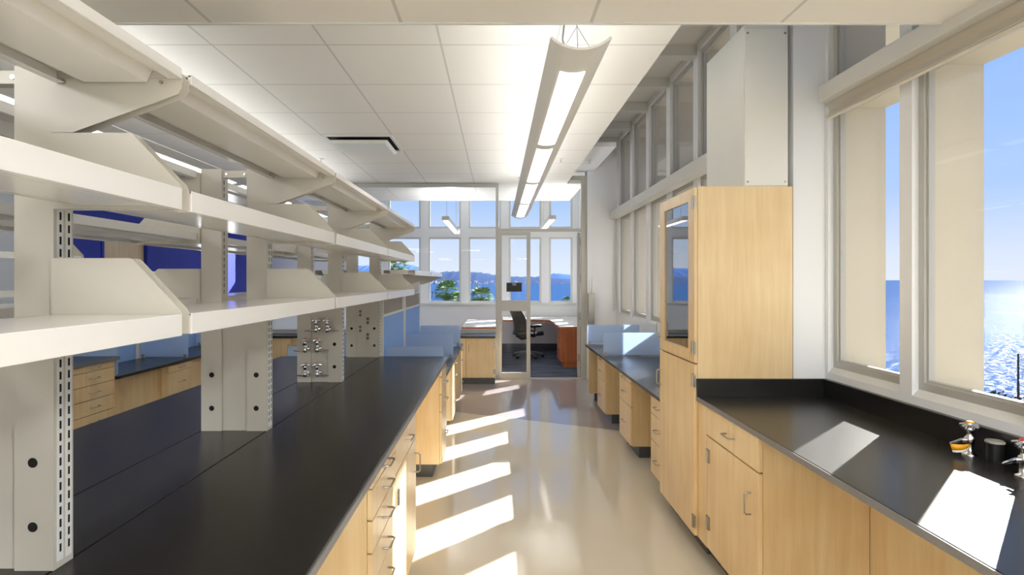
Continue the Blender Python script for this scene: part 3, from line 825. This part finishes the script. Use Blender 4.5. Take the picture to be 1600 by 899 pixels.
# gas turrets on the window counter
def turret(x, y, label, cap, tagged):
    z = 0.9142
    t = thing('bench_gas_turret', (x, y, z), label, 'gas valve', 'gas turrets on the window counter')
    MB().lathe([(0.026, 0), (0.026, 0.005), (0.014, 0.010), (0.012, 0.045), (0.017, 0.05), (0.017, 0.068), (0.010, 0.074), (0.010, 0.088), (0.016, 0.092), (0.016, 0.104), (0.008, 0.108)], (x, y, z), 'chrome', 18).build('valve_body', t)
    pts = [(x - 0.010, y, z + 0.056)]; rs = [0.010]
    for k in range(8):
        pts += [(x - 0.03 - 0.0075*k, y - 0.002*k, z + 0.056 - 0.001*k), (x - 0.0355 - 0.0075*k, y - 0.002*k, z + 0.056 - 0.001*k)]; rs += [0.0085 - 0.0006*k, 0.0066 - 0.0006*k]
    MB().tube(pts, rs, 'chrome', 12).build('hose_nozzle', t)
    h = MB()
    for a in range(4):
        c, s_ = math.cos(a*PI/2 + 0.2), math.sin(a*PI/2 + 0.2)
        h.tube([(x + c*0.008, y + s_*0.008, z + 0.116), (x + c*0.036, y + s_*0.036, z + 0.108)], [0.007, 0.006], 'chrome', 10)
    h.lathe([(0.012, 0.106), (0.016, 0.114), (0.014, 0.122)], (x, y, z), 'chrome', 16)
    h.build('handle', t)
    MB().lathe([(0.012, 0.1222), (0.012, 0.127), (0.006, 0.129)], (x, y, z), cap, 16).build('index_button', t)
    if tagged:
        m = MB(); top = []; bot = []
        for k in range(7):
            a = k/6; xx = x - 0.085 + 0.075*a; yy = y - 0.012 - 0.012*math.sin(a*PI)
            top.append((xx, yy, z + 0.046)); bot.append((xx + 0.008*(1-a), yy - 0.004, z + 0.014 + 0.026*a*a))
        mid = [tuple(t_*0.25 + b_*0.75 for t_, b_ in zip(p_, q_)) for p_, q_ in zip(top, bot)]
        m.grid([top, mid], 'amber'); m.grid([mid, bot], 'white')
        m.build('label_tag', t, solid=0.002)
turret(1.80, 2.17, 'chrome gas valve on the window counter with an amber tag under its nozzle', 'amber', True)
turret(1.785, 1.93, 'chrome gas valve with red button on the window counter at the frame edge', 'red', False)
t = thing('counter_bollard', (1.835, 2.12, 0.9142), 'short dark cylinder with grey disc top behind the amber-tagged gas valve', 'outlet post')
MB().lathe([(0.026, 0), (0.026, 0.066)], (1.835, 2.10, 0.9142), 'black', 20).build('post', t)
MB().lathe([(0.030, 0.0662), (0.030, 0.072), (0.026, 0.075)], (1.835, 2.10, 0.9142), 'grey', 20).build('cap', t)

# ------------------------------------------------------------------ pendant lights
UPL = 9
def pendant(x, y0, y1, label, zb=2.522, w=0.253, sag=0.05, n=4, zc=ZC, power=60, group='curved linear pendant lights'):
    t = thing('pendant_light', (x, (y0+y1)/2, zb), label, 'ceiling light', group)
    R = w*w/(8*sag) + sag/2; zc0 = zb + R; A = math.asin(w/2/R)
    def arc(r, a0, a1, k=16): return [(x + r*math.sin(a0 + (a1-a0)*i/k), zc0 - r*math.cos(a0 + (a1-a0)*i/k)) for i in range(k+1)]
    m = MB(); out = arc(R, -A, A); inn = arc(R - 0.010, A, -A)
    po = out + inn; nn = len(po)
    vs = [(a, y0, b) for a, b in po] + [(a, y1, b) for a, b in po]
    fs = [(i, (i+1) % nn, (i+1) % nn + nn, i + nn) for i in range(nn)]
    m.add(vs, fs, 'white', False)
    k = len(out)
    for base, rev in ((0, True), (nn, False)):
        q = [(base+i, base+i+1, base+nn-2-i, base+nn-1-i) for i in range(k-1)]
        m.add(vs, [tuple(reversed(f)) if not rev else f for f in q], 'white')
    m.build('trough', t)
    ad = 0.058 / R; L = (y1 - y0 - 0.26 - 0.2*(n-1) + 0.0) / n
    ys = []
    for i in range(n):
        a = y0 + 0.26 + i*(L + 0.14); b = a + L
        g = MB(); g.grid([[(px, yy, pz) for px, pz in arc(R + 0.002, -ad, ad, 8)] for yy in (a, b)], 'diffuser')
        g.build('diffuser', t, solid=0.002); ys.append((a, b))
    l = MB()
    for dx in (-0.04, 0.04): l.tube([(x + dx, y0 + 0.1, zb + 0.03), (x + dx, y1 - 0.1, zb + 0.03)], 0.008, 'tube', 8)
    l.build('lamp_tube', t)
    for yy in (y0 + 0.12, y1 - 0.12):
        c = MB(); ap = (x, yy, zb + 0.15)
        for dx, dyy in ((-0.075, -0.0), (0.0, -0.03), (0.075, 0.0)): c.tube([(x + dx, yy + dyy, zb + R - math.sqrt(R*R - dx*dx) + 0.010), ap], 0.0016, 'steel', 6)
        c.tube([ap, (x, yy, zc - 0.001)], 0.003, 'steel', 6)
        c.lathe([(0.03, -0.02), (0.03, 0)], (x, yy, zc), 'white', 14)
        c.build('suspension_cable', t)
    MB().tube([(x - 0.03, y0 + 0.14, zb + 0.012), (x - 0.06, y0 + 0.14, zb + 0.10), (x - 0.045, y0 + 0.14, zb + 0.25), (x - 0.035, y0 + 0.14, zc - 0.001)], 0.005, 'grey', 6).build('power_cord', t)
    la = bpy.data.lights.new('uplight', 'AREA'); la.shape = 'RECTANGLE'; la.size = w*0.7; la.size_y = y1 - y0 - 0.2
    la.energy = power; la.color = (0.96, 0.985, 1.0)
    lo = bpy.data.objects.new('uplight', la); COL.objects.link(lo); lo.parent = t; lo.location = (0, 0, 0.055); lo.rotation_euler = (PI, 0, 0)
    return t
pendant(0.343, 2.33, 8.72, 'long curved white pendant light hanging over the main aisle', power=UPL)
pendant(-2.6, 2.45, 8.72, 'long curved white pendant light behind the shelving, over the rear aisle', power=UPL)

FILL_POWER = 25
def fill_troffer(x, y, label, power):  # unseen lights added behind the camera to fill the room evenly
    z = ZS
    t = thing('ceiling_fill_light', (x, y, z - 0.02), label, 'ceiling light', 'added fill lights in the low ceiling')
    m = MB(); r = 0.36
    for a, b, c, d_ in ((x-r, x-r+.03, y-r, y+r), (x+r-.03, x+r, y-r, y+r), (x-r+.03, x+r-.03, y-r, y-r+.03), (x-r+.03, x+r-.03, y+r-.03, y+r)): m.box(a, b, c, d_, z - 0.015, z - 0.0005, 'white')
    m.build('frame', t)
    B(x-r+.03, x+r-.03, y-r+.03, y+r-.03, z - 0.008, z - 0.0005, 'diffuser').build('diffuser', t)
    la = bpy.data.lights.new('downlight', 'AREA'); la.shape = 'SQUARE'; la.size = 2*r - 0.08; la.energy = power; la.color = (0.96, 0.985, 1.0)
    lo = bpy.data.objects.new('downlight', la); COL.objects.link(lo); lo.parent = t; lo.location = (0, 0, 0.008)
pendant(0.35, -2.8, 1.0, 'added short pendant behind the camera that lights the low ceiling', zb=2.28, n=2, zc=ZS, power=9)  # unseen fixture added to brighten the low ceiling from below
for x, y, w_ in ((-0.9, -1.2, 'over the aisle bench'), (1.25, -0.6, 'over the window counter'), (-2.6, -0.4, 'over the rear aisle'), (-2.6, -2.2, 'over the rear aisle by the rear wall')):
    fill_troffer(x, y, 'added square fill light in the low ceiling ' + w_, FILL_POWER*(1.7 if x > 0 else 0.75))

def bar_light(x, y0, y1, label):
    zb = 2.58
    t = thing('pendant_bar_light', (x, (y0+y1)/2, zb), label, 'ceiling light', 'slim office pendant lights')
    B(x - 0.06, x + 0.06, y0, y1, zb + 0.006, zb + 0.075, 'trimgrey').build('housing', t, bevel=0.004)
    B(x - 0.045, x + 0.045, y0 + 0.03, y1 - 0.03, zb, zb + 0.0055, 'diffuser').build('diffuser', t)
    for yy in (y0 + 0.25, y1 - 0.25):
        ze = ZC if yy < 11.1 else ZR
        MB().tube([(x, yy, zb + 0.075), (x, yy, zb + 0.14), (x, yy, ze - 0.001)], [0.012, 0.003, 0.003], 'steel', 6).build('suspension_cable', t)
    la = bpy.data.lights.new('uplight', 'AREA'); la.shape = 'RECTANGLE'; la.size = 0.09; la.size_y = y1 - y0 - 0.1; la.energy = 15; la.color = (0.96, 0.985, 1.0)
    lo = bpy.data.objects.new('downlight', la); COL.objects.link(lo); lo.parent = t; lo.location = (0, 0, 0.08); lo.rotation_euler = (PI, 0, 0)
bar_light(-0.87, 9.55, 12.3, 'slim office pendant light behind the big fixed glass pane')
bar_light(0.91, 9.4, 11.5, 'slim office pendant light above the open doorway')

# ceiling air diffuser and sprinklers
t = thing('ceiling_vent', (-1.48, 6.42, ZC - 0.02), 'square white air diffuser in the tiled ceiling above the shelving', 'ceiling vent')
m = MB(); a0, a1, b0, b1 = -1.86, -1.12, 6.05, 6.79
for x0, x1, y0, y1 in ((a0, a0+.03, b0, b1), (a1-.03, a1, b0, b1), (a0+.03, a1-.03, b0, b0+.03), (a0+.03, a1-.03, b1-.03, b1)): m.box(x0, x1, y0, y1, ZC - 0.02, ZC - 0.001, 'white')
m.build('frame', t)
B(a0+.03, a1-.03, b0+.03, b1-.03, ZC - 0.006, ZC - 0.001, 'slot').build('opening', t)
m = MB(); z0, z1 = ZC - 0.075, ZC - 0.045
m.add([(a0+.09, b0+.09, z0), (a1-.09, b0+.09, z0), (a1-.09, b1-.09, z0), (a0+.09, b1-.09, z0), (a0+.06, b0+.06, z1), (a1-.06, b0+.06, z1), (a1-.06, b1-.06, z1), (a0+.06, b1-.06, z1)],
      [(0,3,2,1),(4,5,6,7),(0,1,5,4),(1,2,6,5),(2,3,7,6),(3,0,4,7)], 'white'); m.build('plaque', t)
for x, y, z, lab in ((-2.25, 7.26, ZC, 'small chrome sprinkler head in the ceiling behind the shelving'), (0.81, 7.26, ZC, 'small chrome sprinkler head in the tiled ceiling beside the long pendant'), (1.33, 8.2, 3.31, 'small chrome sprinkler head in the white soffit near the glass partition')):
    t = thing('ceiling_sprinkler', (x, y, z - 0.045), lab, 'sprinkler', 'ceiling sprinklers')
    MB().lathe([(0.035, -0.008), (0.035, -0.0005)], (x, y, z), 'white', 16).build('escutcheon', t)
    MB().tube([(x, y, z - 0.008), (x, y, z - 0.04)], 0.008, 'chrome').lathe([(0.018, -0.045), (0.018, -0.041)], (x, y, z), 'chrome', 12).build('nozzle', t)

# ------------------------------------------------------------------ cabinets against the glass partition
tag(B(-3.62, -0.03, 8.57, 9.095, 0.709, 0.737, 'top').build('cabinet_worktop', bevel=0.003), 'black worktop on the low cabinets in front of the glass partition', 'worktop')
YF = 8.60
cabinet('low maple cabinet with one door at the aisle end of the glass partition', YF, -1, -0.56, -0.032, 0.7085, 0.49,
        [dict(t='door', a=-0.47, z0=0.104, z1=0.705, v=True, hy=-0.43, hz=0.56, hinges=(0.6, 0.2), hs=-0.04), dict(t='filler', a=-0.56, b=-0.472, z0=0.104, z1=0.705, h=False)], 'low_cabinet', 'cabinet', axis='y')
cabinet('low maple cabinet in the middle of the run by the glass partition', YF, -1, -1.95, -0.564, 0.7085, 0.49,
        [dict(t='door', a=-1.95, b=-1.26, z0=0.104, z1=0.705, v=True, hy=-1.31, hz=0.56), dict(t='door', a=-1.256, b=-0.564, z0=0.104, z1=0.705, v=True, hy=-1.2, hz=0.56)], 'low_cabinet', 'cabinet', axis='y')
cabinet('low maple double-door cabinet by the glass partition behind the rear aisle', YF, -1, -3.6, -1.954, 0.7085, 0.49,
        [dict(t='door', a=-3.6, b=-3.1, z0=0.104, z1=0.705, v=True, hy=-3.15, hz=0.56), dict(t='door', a=-3.096, b=-2.53, z0=0.104, z1=0.705, v=True, hy=-3.04, hz=0.56), dict(t='door', a=-2.526, b=-1.954, z0=0.104, z1=0.705, v=True, hy=-2.0, hz=0.56)], 'low_cabinet', 'cabinet', axis='y')

# ------------------------------------------------------------------ office behind the glass
t = thing('office_desk', (0.9, 12.4, 0), 'L-shaped cherry desk with pale top in the office by the doorway', 'desk')
m = MB(); m.prism([(0.12, 12.05), (0.98, 12.05), (1.12, 11.9), (1.12, 10.25), (1.86, 10.25), (1.86, 13.22), (0.12, 13.22)], 'z', 0.712, 0.74, 'lam'); m.build('desk_top', t)
m = MB(); P = [(0.12, 12.05), (0.98, 12.05), (1.12, 11.9), (1.12, 10.25), (1.86, 10.25)]
for a, b in zip(P, P[1:]):
    dx, dy = b[0]-a[0], b[1]-a[1]; L = math.hypot(dx, dy); nx, ny = dy/L*0.014, -dx/L*0.014
    if abs(dx) < 1e-6: nx = -0.014; ny = 0
    m.prism([a, b, (b[0]+nx, b[1]+ny), (a[0]+nx, a[1]+ny)], 'z', 0.704, 0.741, 'cherry')
m.build('wood_edge', t)
B(1.145, 1.55, 10.28, 10.75, 0.1, 0.703, 'cherry').build('pedestal', t, bevel=0.002)
B(1.2, 1.53, 10.31, 10.73, 0, 0.0995, 'cherry').build('plinth', t)
for z0, z1 in ((0.55, 0.69), (0.34, 0.54), (0.12, 0.33)):
    o = B(1.128, 1.1445, 10.285, 10.745, z0, z1, 'cherry').build('drawer', t, bevel=0.002)
    pull(1.128, 10.5, z1 - 0.06, -1).build('handle', o)
B(1.8, 1.85, 12.6, 13.2, 0, 0.711, 'cherry').build('end_panel', t)
t = thing('office_desk', (-0.28, 11.1, 0), 'cherry desk with drawer stack seen behind the low cabinet and fixed glass', 'desk')
B(-0.63, 0.08, 10.2, 12.1, 0.712, 0.74, 'lam').build('desk_top', t)
m = B(-0.64, 0.09, 10.188, 10.2, 0.66, 0.741, 'cherry'); m.box(0.08, 0.09, 10.2, 12.1, 0.70, 0.741, 'cherry'); m.build('wood_edge', t)
B(-0.6, 0.04, 10.24, 11.0, 0.06, 0.711, 'cherry').build('pedestal', t)
B(-0.57, 0.0, 10.27, 10.97, 0.0, 0.0595, 'cherry').build('plinth', t)
B(-0.6, 0.04, 12.05, 12.08, 0, 0.711, 'cherry').build('end_panel', t)
for z0, z1 in ((0.56, 0.70), (0.44, 0.55), (0.37, 0.43), (0.29, 0.36), (0.08, 0.28)):
    o = B(0.041, 0.057, 10.25, 10.99, z0, z1, 'cherry').build('drawer', t)
    B(0.0575, 0.085, 10.42, 10.66, (z0+z1)/2 - 0.006, (z0+z1)/2 + 0.006, 'steel').build('handle', o)

# task chair
CXY = (0.62, 11.6)
th = math.radians(33)     # facing direction measured from +X
F = Vector((math.cos(th), math.sin(th), 0)); Rr = Vector((math.sin(th), -math.cos(th), 0))
def W(f, r, z): return tuple(Vector((CXY[0], CXY[1], 0)) + F*f + Rr*r + Vector((0, 0, z)))
t = thing('task_chair', (CXY[0], CXY[1], 0), 'black mesh-backed task chair on a silver star base behind the glass door', 'chair')
m = MB(); rows = []
for i in range(9):
    a = i/8; f = -0.22 + 0.47*a; row = []
    for j in range(9):
        b = -1 + 2*j/8; hw = 0.235 - 0.03*abs(a-0.5)*2
        z = 0.475 + 0.03*b*b - 0.05*max(0, a-0.75)**2*16*0.3 + 0.012*math.cos(a*PI*2)
        row.append(W(f, b*hw, z))
    rows.append(row)
m.grid(rows, 'seatfab'); m.build('seat', t, solid=0.075)
m = MB(); rows = []
for i in range(11):
    a = i/10; z = 0.53 + 0.47*a; row = []
    for j in range(9):
        b = -1 + 2*j/8; hw = 0.23 - 0.02*a + 0.01*math.sin(a*PI)
        f = -0.22 - 0.15*a + 0.05*math.sin(a*PI) + 0.05*b*b
        row.append(W(f, b*hw, z))
    rows.append(row)
m.grid(rows, 'mesh'); m.build('backrest', t, solid=0.03)
m = MB(); m.tube([W(0, 0, 0.42), W(-0.15, 0, 0.40), W(-0.27, 0, 0.46), W(-0.27, 0, 0.60), W(-0.29, 0, 0.75)], [0.04, 0.035, 0.03, 0.025, 0.02], 'black', 10); m.build('back_support', t)
for s in (1, -1):
    m = MB(); m.tube([W(-0.02, s*0.2, 0.44), W(-0.03, s*0.285, 0.46), W(-0.05, s*0.29, 0.55), W(-0.03, s*0.285, 0.655)], 0.016, 'black', 8)
    m.tube([W(-0.13, s*0.285, 0.665), W(0.02, s*0.28, 0.672), W(0.13, s*0.265, 0.665)], [0.03, 0.036, 0.028], 'black', 10); m.build('armrest', t)
MB().tube([(CXY[0], CXY[1], 0.10), (CXY[0], CXY[1], 0.26)], 0.03, 'black', 12).tube([(CXY[0], CXY[1], 0.26), (CXY[0], CXY[1], 0.43)], 0.018, 'steel', 12).build('gas_lift', t)
for k in range(5):
    a = 2*PI*k/5 + 0.15; c, s_ = math.cos(a), math.sin(a); x, y = CXY
    o = MB().tube([(x + c*0.03, y + s_*0.03, 0.12), (x + c*0.16, y + s_*0.16, 0.105), (x + c*0.31, y + s_*0.31, 0.075)], [0.028, 0.022, 0.014], 'steel', 8).build('leg', t)
    q = MB(); cx, cy = x + c*0.31, y + s_*0.31
    for d_ in (-0.012, 0.012): q.tube([(cx - s_*(d_-0.009), cy + c*(d_-0.009), 0.03), (cx - s_*(d_+0.009), cy + c*(d_+0.009), 0.03)], 0.029, 'black', 14)
    q.tube([(cx, cy, 0.03), (cx, cy, 0.075)], 0.007, 'steel', 6)
    q.build('caster', o)

# ------------------------------------------------------------------ outside: sea, hills, palms
ZSEA = -14
m = MB(); m.add([(-60000, -20000, ZSEA), (60000, -20000, ZSEA), (60000, 60000, ZSEA), (-60000, 60000, ZSEA)], [(0, 1, 2, 3)], 'sea')
struct('sea', m, org=(0, 0, ZSEA))
struct('ground', B(-60, 27, -30, 72, -13.9, -6.0, 'ground'))
def at(px, py, Y): return ((px - CX)/FPX*Y, Y, H - (py - CY)/FPX*Y)
def ridge(name, prof, Y, depth, mat, label, seed):
    rnd = random.Random(seed); rows = []
    xs = []
    for (p0, y0), (p1, y1) in zip(prof, prof[1:]):
        n = max(2, int(abs(p1-p0)/2.5))
        for k in range(n): xs.append((p0 + (p1-p0)*k/n, y0 + (y1-y0)*k/n))
    xs.append(prof[-1])
    nr = 9; front = []
    for i in range(nr):
        a = i/(nr-1); row = []
        for px, py in xs:
            x, y, z = at(px, py, Y)
            hgt = (z - ZSEA) * math.sin(min(1, a*1.25)*PI/2 if a < 0.8 else (1 - (a-0.8)/0.2*0.9)*PI/2) * (1 + (0.06*rnd.uniform(-1, 1) if 0 < i < nr-1 else 0))
            row.append((x, Y + depth*(a-0.8), ZSEA - 1 + max(0, hgt)))
        rows.append(row)
    m = MB(); m.grid(rows, mat); return struct(name, m)
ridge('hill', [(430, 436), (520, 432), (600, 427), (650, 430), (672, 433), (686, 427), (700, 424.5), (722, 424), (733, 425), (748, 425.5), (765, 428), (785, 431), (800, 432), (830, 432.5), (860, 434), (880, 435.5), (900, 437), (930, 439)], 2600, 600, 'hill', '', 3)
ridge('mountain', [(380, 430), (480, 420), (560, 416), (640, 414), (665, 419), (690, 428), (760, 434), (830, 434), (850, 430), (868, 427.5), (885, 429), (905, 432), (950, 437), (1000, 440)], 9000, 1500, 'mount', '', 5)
ht = MB(); rnd = random.Random(11)
for k in range(110):
    px = rnd.uniform(672, 770) if k < 85 else rnd.uniform(780, 895)
    y = 2600 - 480 + rnd.uniform(-6, 70)**1.0 ; x = (px - CX)/FPX*y; w_ = rnd.uniform(1.6, 4.5)
    zb = ZSEA + 50*math.sin(max(0, (y - 2120)/600)*1.25*PI/2)
    ht.box(x, x + w_, y - 4, y + 2, zb - 4, zb + rnd.uniform(1.8, 3.6), 'house')
tag(ht.build('shore_town', org=(0, 2200, ZSEA)), 'sprinkle of tiny white houses along the far shore below the hill', 'houses', kind='stuff')

def palm(px, py, Y, size, label, seed, base=-6.0):
    rnd = random.Random(seed); x, y, z = at(px, py, Y)
    t = thing('palm_tree', (x, Y, base), label, 'palm tree', 'palms outside the windows')
    MB().tube([(x + 0.3, Y, base), (x + 0.15, Y, (base+z)/2), (x, Y, z - 0.1*size)], [0.16*size, 0.12*size, 0.13*size], 'bark', 10).build('trunk', t)
    m = MB()
    for k in range(40):
        az = k*2.39996; el = 1.25 - 1.95*(k/39)**0.8 + rnd.uniform(-0.1, 0.1)
        d = Vector((math.cos(az)*math.cos(el), math.sin(az)*math.cos(el), math.sin(el)))
        side = Vector((-math.sin(az), math.cos(az), 0)); c = Vector((x, Y, z))
        e = c + d*size*0.42*rnd.uniform(0.85, 1.1); wv = side*size*0.012
        m.add([c - wv, c + wv, e + wv, e - wv], [(0, 1, 2, 3)], 'frond')
        for q in range(11):
            b = (-1 + 2*q/10)*1.45; L = size*0.46*(0.75 + 0.25*math.cos(b))
            v = d*math.cos(b) + side*math.sin(b); tip = e + v*L + Vector((0, 0, -0.10*size)); nrm = (side*math.cos(b) - d*math.sin(b))*size*0.035
            m.add([e, e + v*L*0.55 + nrm, tip, e + v*L*0.55 - nrm], [(0, 1, 2, 3)], 'frond')
    m.build('fronds', t)
palm(698, 455, 60, 1.9, 'tallest palm tree outside the office windows', 1)
palm(715, 468, 58, 1.1, 'small palm tree close beside the tallest palm', 2)
palm(752, 464, 60, 1.8, 'bushy palm tree standing alone in the next office window', 3)
palm(885, 470, 58, 0.7, 'small palm top in the lower corner of the last office window', 4)
palm(616, 416, 50, 1.9, 'dark palm crown seen above the end of the shelves', 6)
t = thing('pier', at(676, 460, 500), 'small dark timber pier standing in the sea', 'pier')
x, y, z = at(676, 456, 500)
B(x - 8, x + 4, y, y + 3, z - 0.5, z, 'bark').build('deck', t)
for k in range(4):
    B(x - 7 + 3.2*k, x - 6.4 + 3.2*k, y + 1, y + 1.6, ZSEA, z - 0.5, 'bark').build('pile', t)
# mast and shrubs below the big window
x, y, z = at(1591, 552, 22)
t = thing('mast', (x, y, -6), 'thin dark mast standing against the glittering sea', 'mast')
MB().tube([(x, y, -6), (x, y, z)], [0.06, 0.03], 'black', 8).build('pole', t)
MB().tube([(x, y, z - 0.22), (x + 0.25, y, z - 0.2)], 0.012, 'black', 6).build('cross_arm', t)
sm = random.Random(21)
for k, px in enumerate((1552, 1572, 1592, 1610)):
    x, y, z = at(px, (611, 615, 620, 622)[k], (22.6, 21.2, 20.0, 22.4)[k])
    t = thing('shrub', (x, y, -6), ('dark shrub at the edge of the concrete pier', 'dark shrub beside the foot of the mast', 'dark shrub in front of the mast', 'dark shrub beyond the mast at the frame edge')[k], 'shrub', 'shrubs below the sea window')
    MB().tube([(x, y, -6), (x, y, z - 0.4)], 0.08, 'bark', 8).build('stem', t)
    m = MB()
    for q in range(420):
        v = Vector((sm.gauss(0, 1), sm.gauss(0, 1), sm.gauss(0, 1))).normalized()*sm.uniform(0.5, 1)
        c = Vector((x + v.x*0.36, y + v.y*0.36, z - 0.55 + v.z*0.6)); a = Vector((sm.uniform(-1, 1), sm.uniform(-1, 1), sm.uniform(-1, 1)))*0.1; b = Vector((sm.uniform(-1, 1), sm.uniform(-1, 1), sm.uniform(-1, 1)))*0.1
        m.add([c, c + a, c + b], [(0, 1, 2)], 'shrub')
    m.build('foliage', t)

# ------------------------------------------------------------------ sun, sky, view
sl = bpy.data.lights.new('sun', 'SUN'); sl.energy = 12; sl.angle = math.radians(0.53); sl.color = (1, 0.965, 0.91)
so = bpy.data.objects.new('sun', sl); COL.objects.link(so)
sd = Vector((1, 0.98, 0.697)).normalized()
so.rotation_euler = (-sd).to_track_quat('-Z', 'Y').to_euler(); so.location = (20, 20, 15)
wd = bpy.data.worlds.new('sky'); S.world = wd; wd.use_nodes = True
nt = wd.node_tree; N = nt.nodes; L = nt.links
bg = N['Background']; tc = N.new('ShaderNodeTexCoord'); sp = N.new('ShaderNodeSeparateXYZ'); r = N.new('ShaderNodeValToRGB')
L.new(tc.outputs['Generated'], sp.inputs[0]); L.new(sp.outputs[2], r.inputs['Fac']); L.new(r.outputs['Color'], bg.inputs['Color'])
cr = r.color_ramp; cr.elements[0].position = 0.0; cr.elements[0].color = srgb(228, 236, 250)
cr.elements[1].position = 1.0; cr.elements[1].color = srgb(84, 138, 230)
for ps, c in ((0.035, srgb(220, 231, 251)), (0.13, srgb(178, 207, 252)), (0.30, srgb(150, 190, 250))):
    e = cr.elements.new(ps); e.color = c
bg.inputs['Strength'].default_value = 0.60

vs = S.view_settings
S.display_settings.display_device = 'sRGB'
vs.view_transform = 'Standard'; vs.look = 'None'; vs.exposure = 0.85; vs.gamma = 1.0; vs.use_curve_mapping = False
cy = S.cycles
cy.use_denoising = True
cy.max_bounces = 10; cy.diffuse_bounces = 6; cy.glossy_bounces = 4; cy.transmission_bounces = 8; cy.transparent_max_bounces = 24
cy.sample_clamp_indirect = 6.0
cy.caustics_reflective = False; cy.caustics_refractive = False
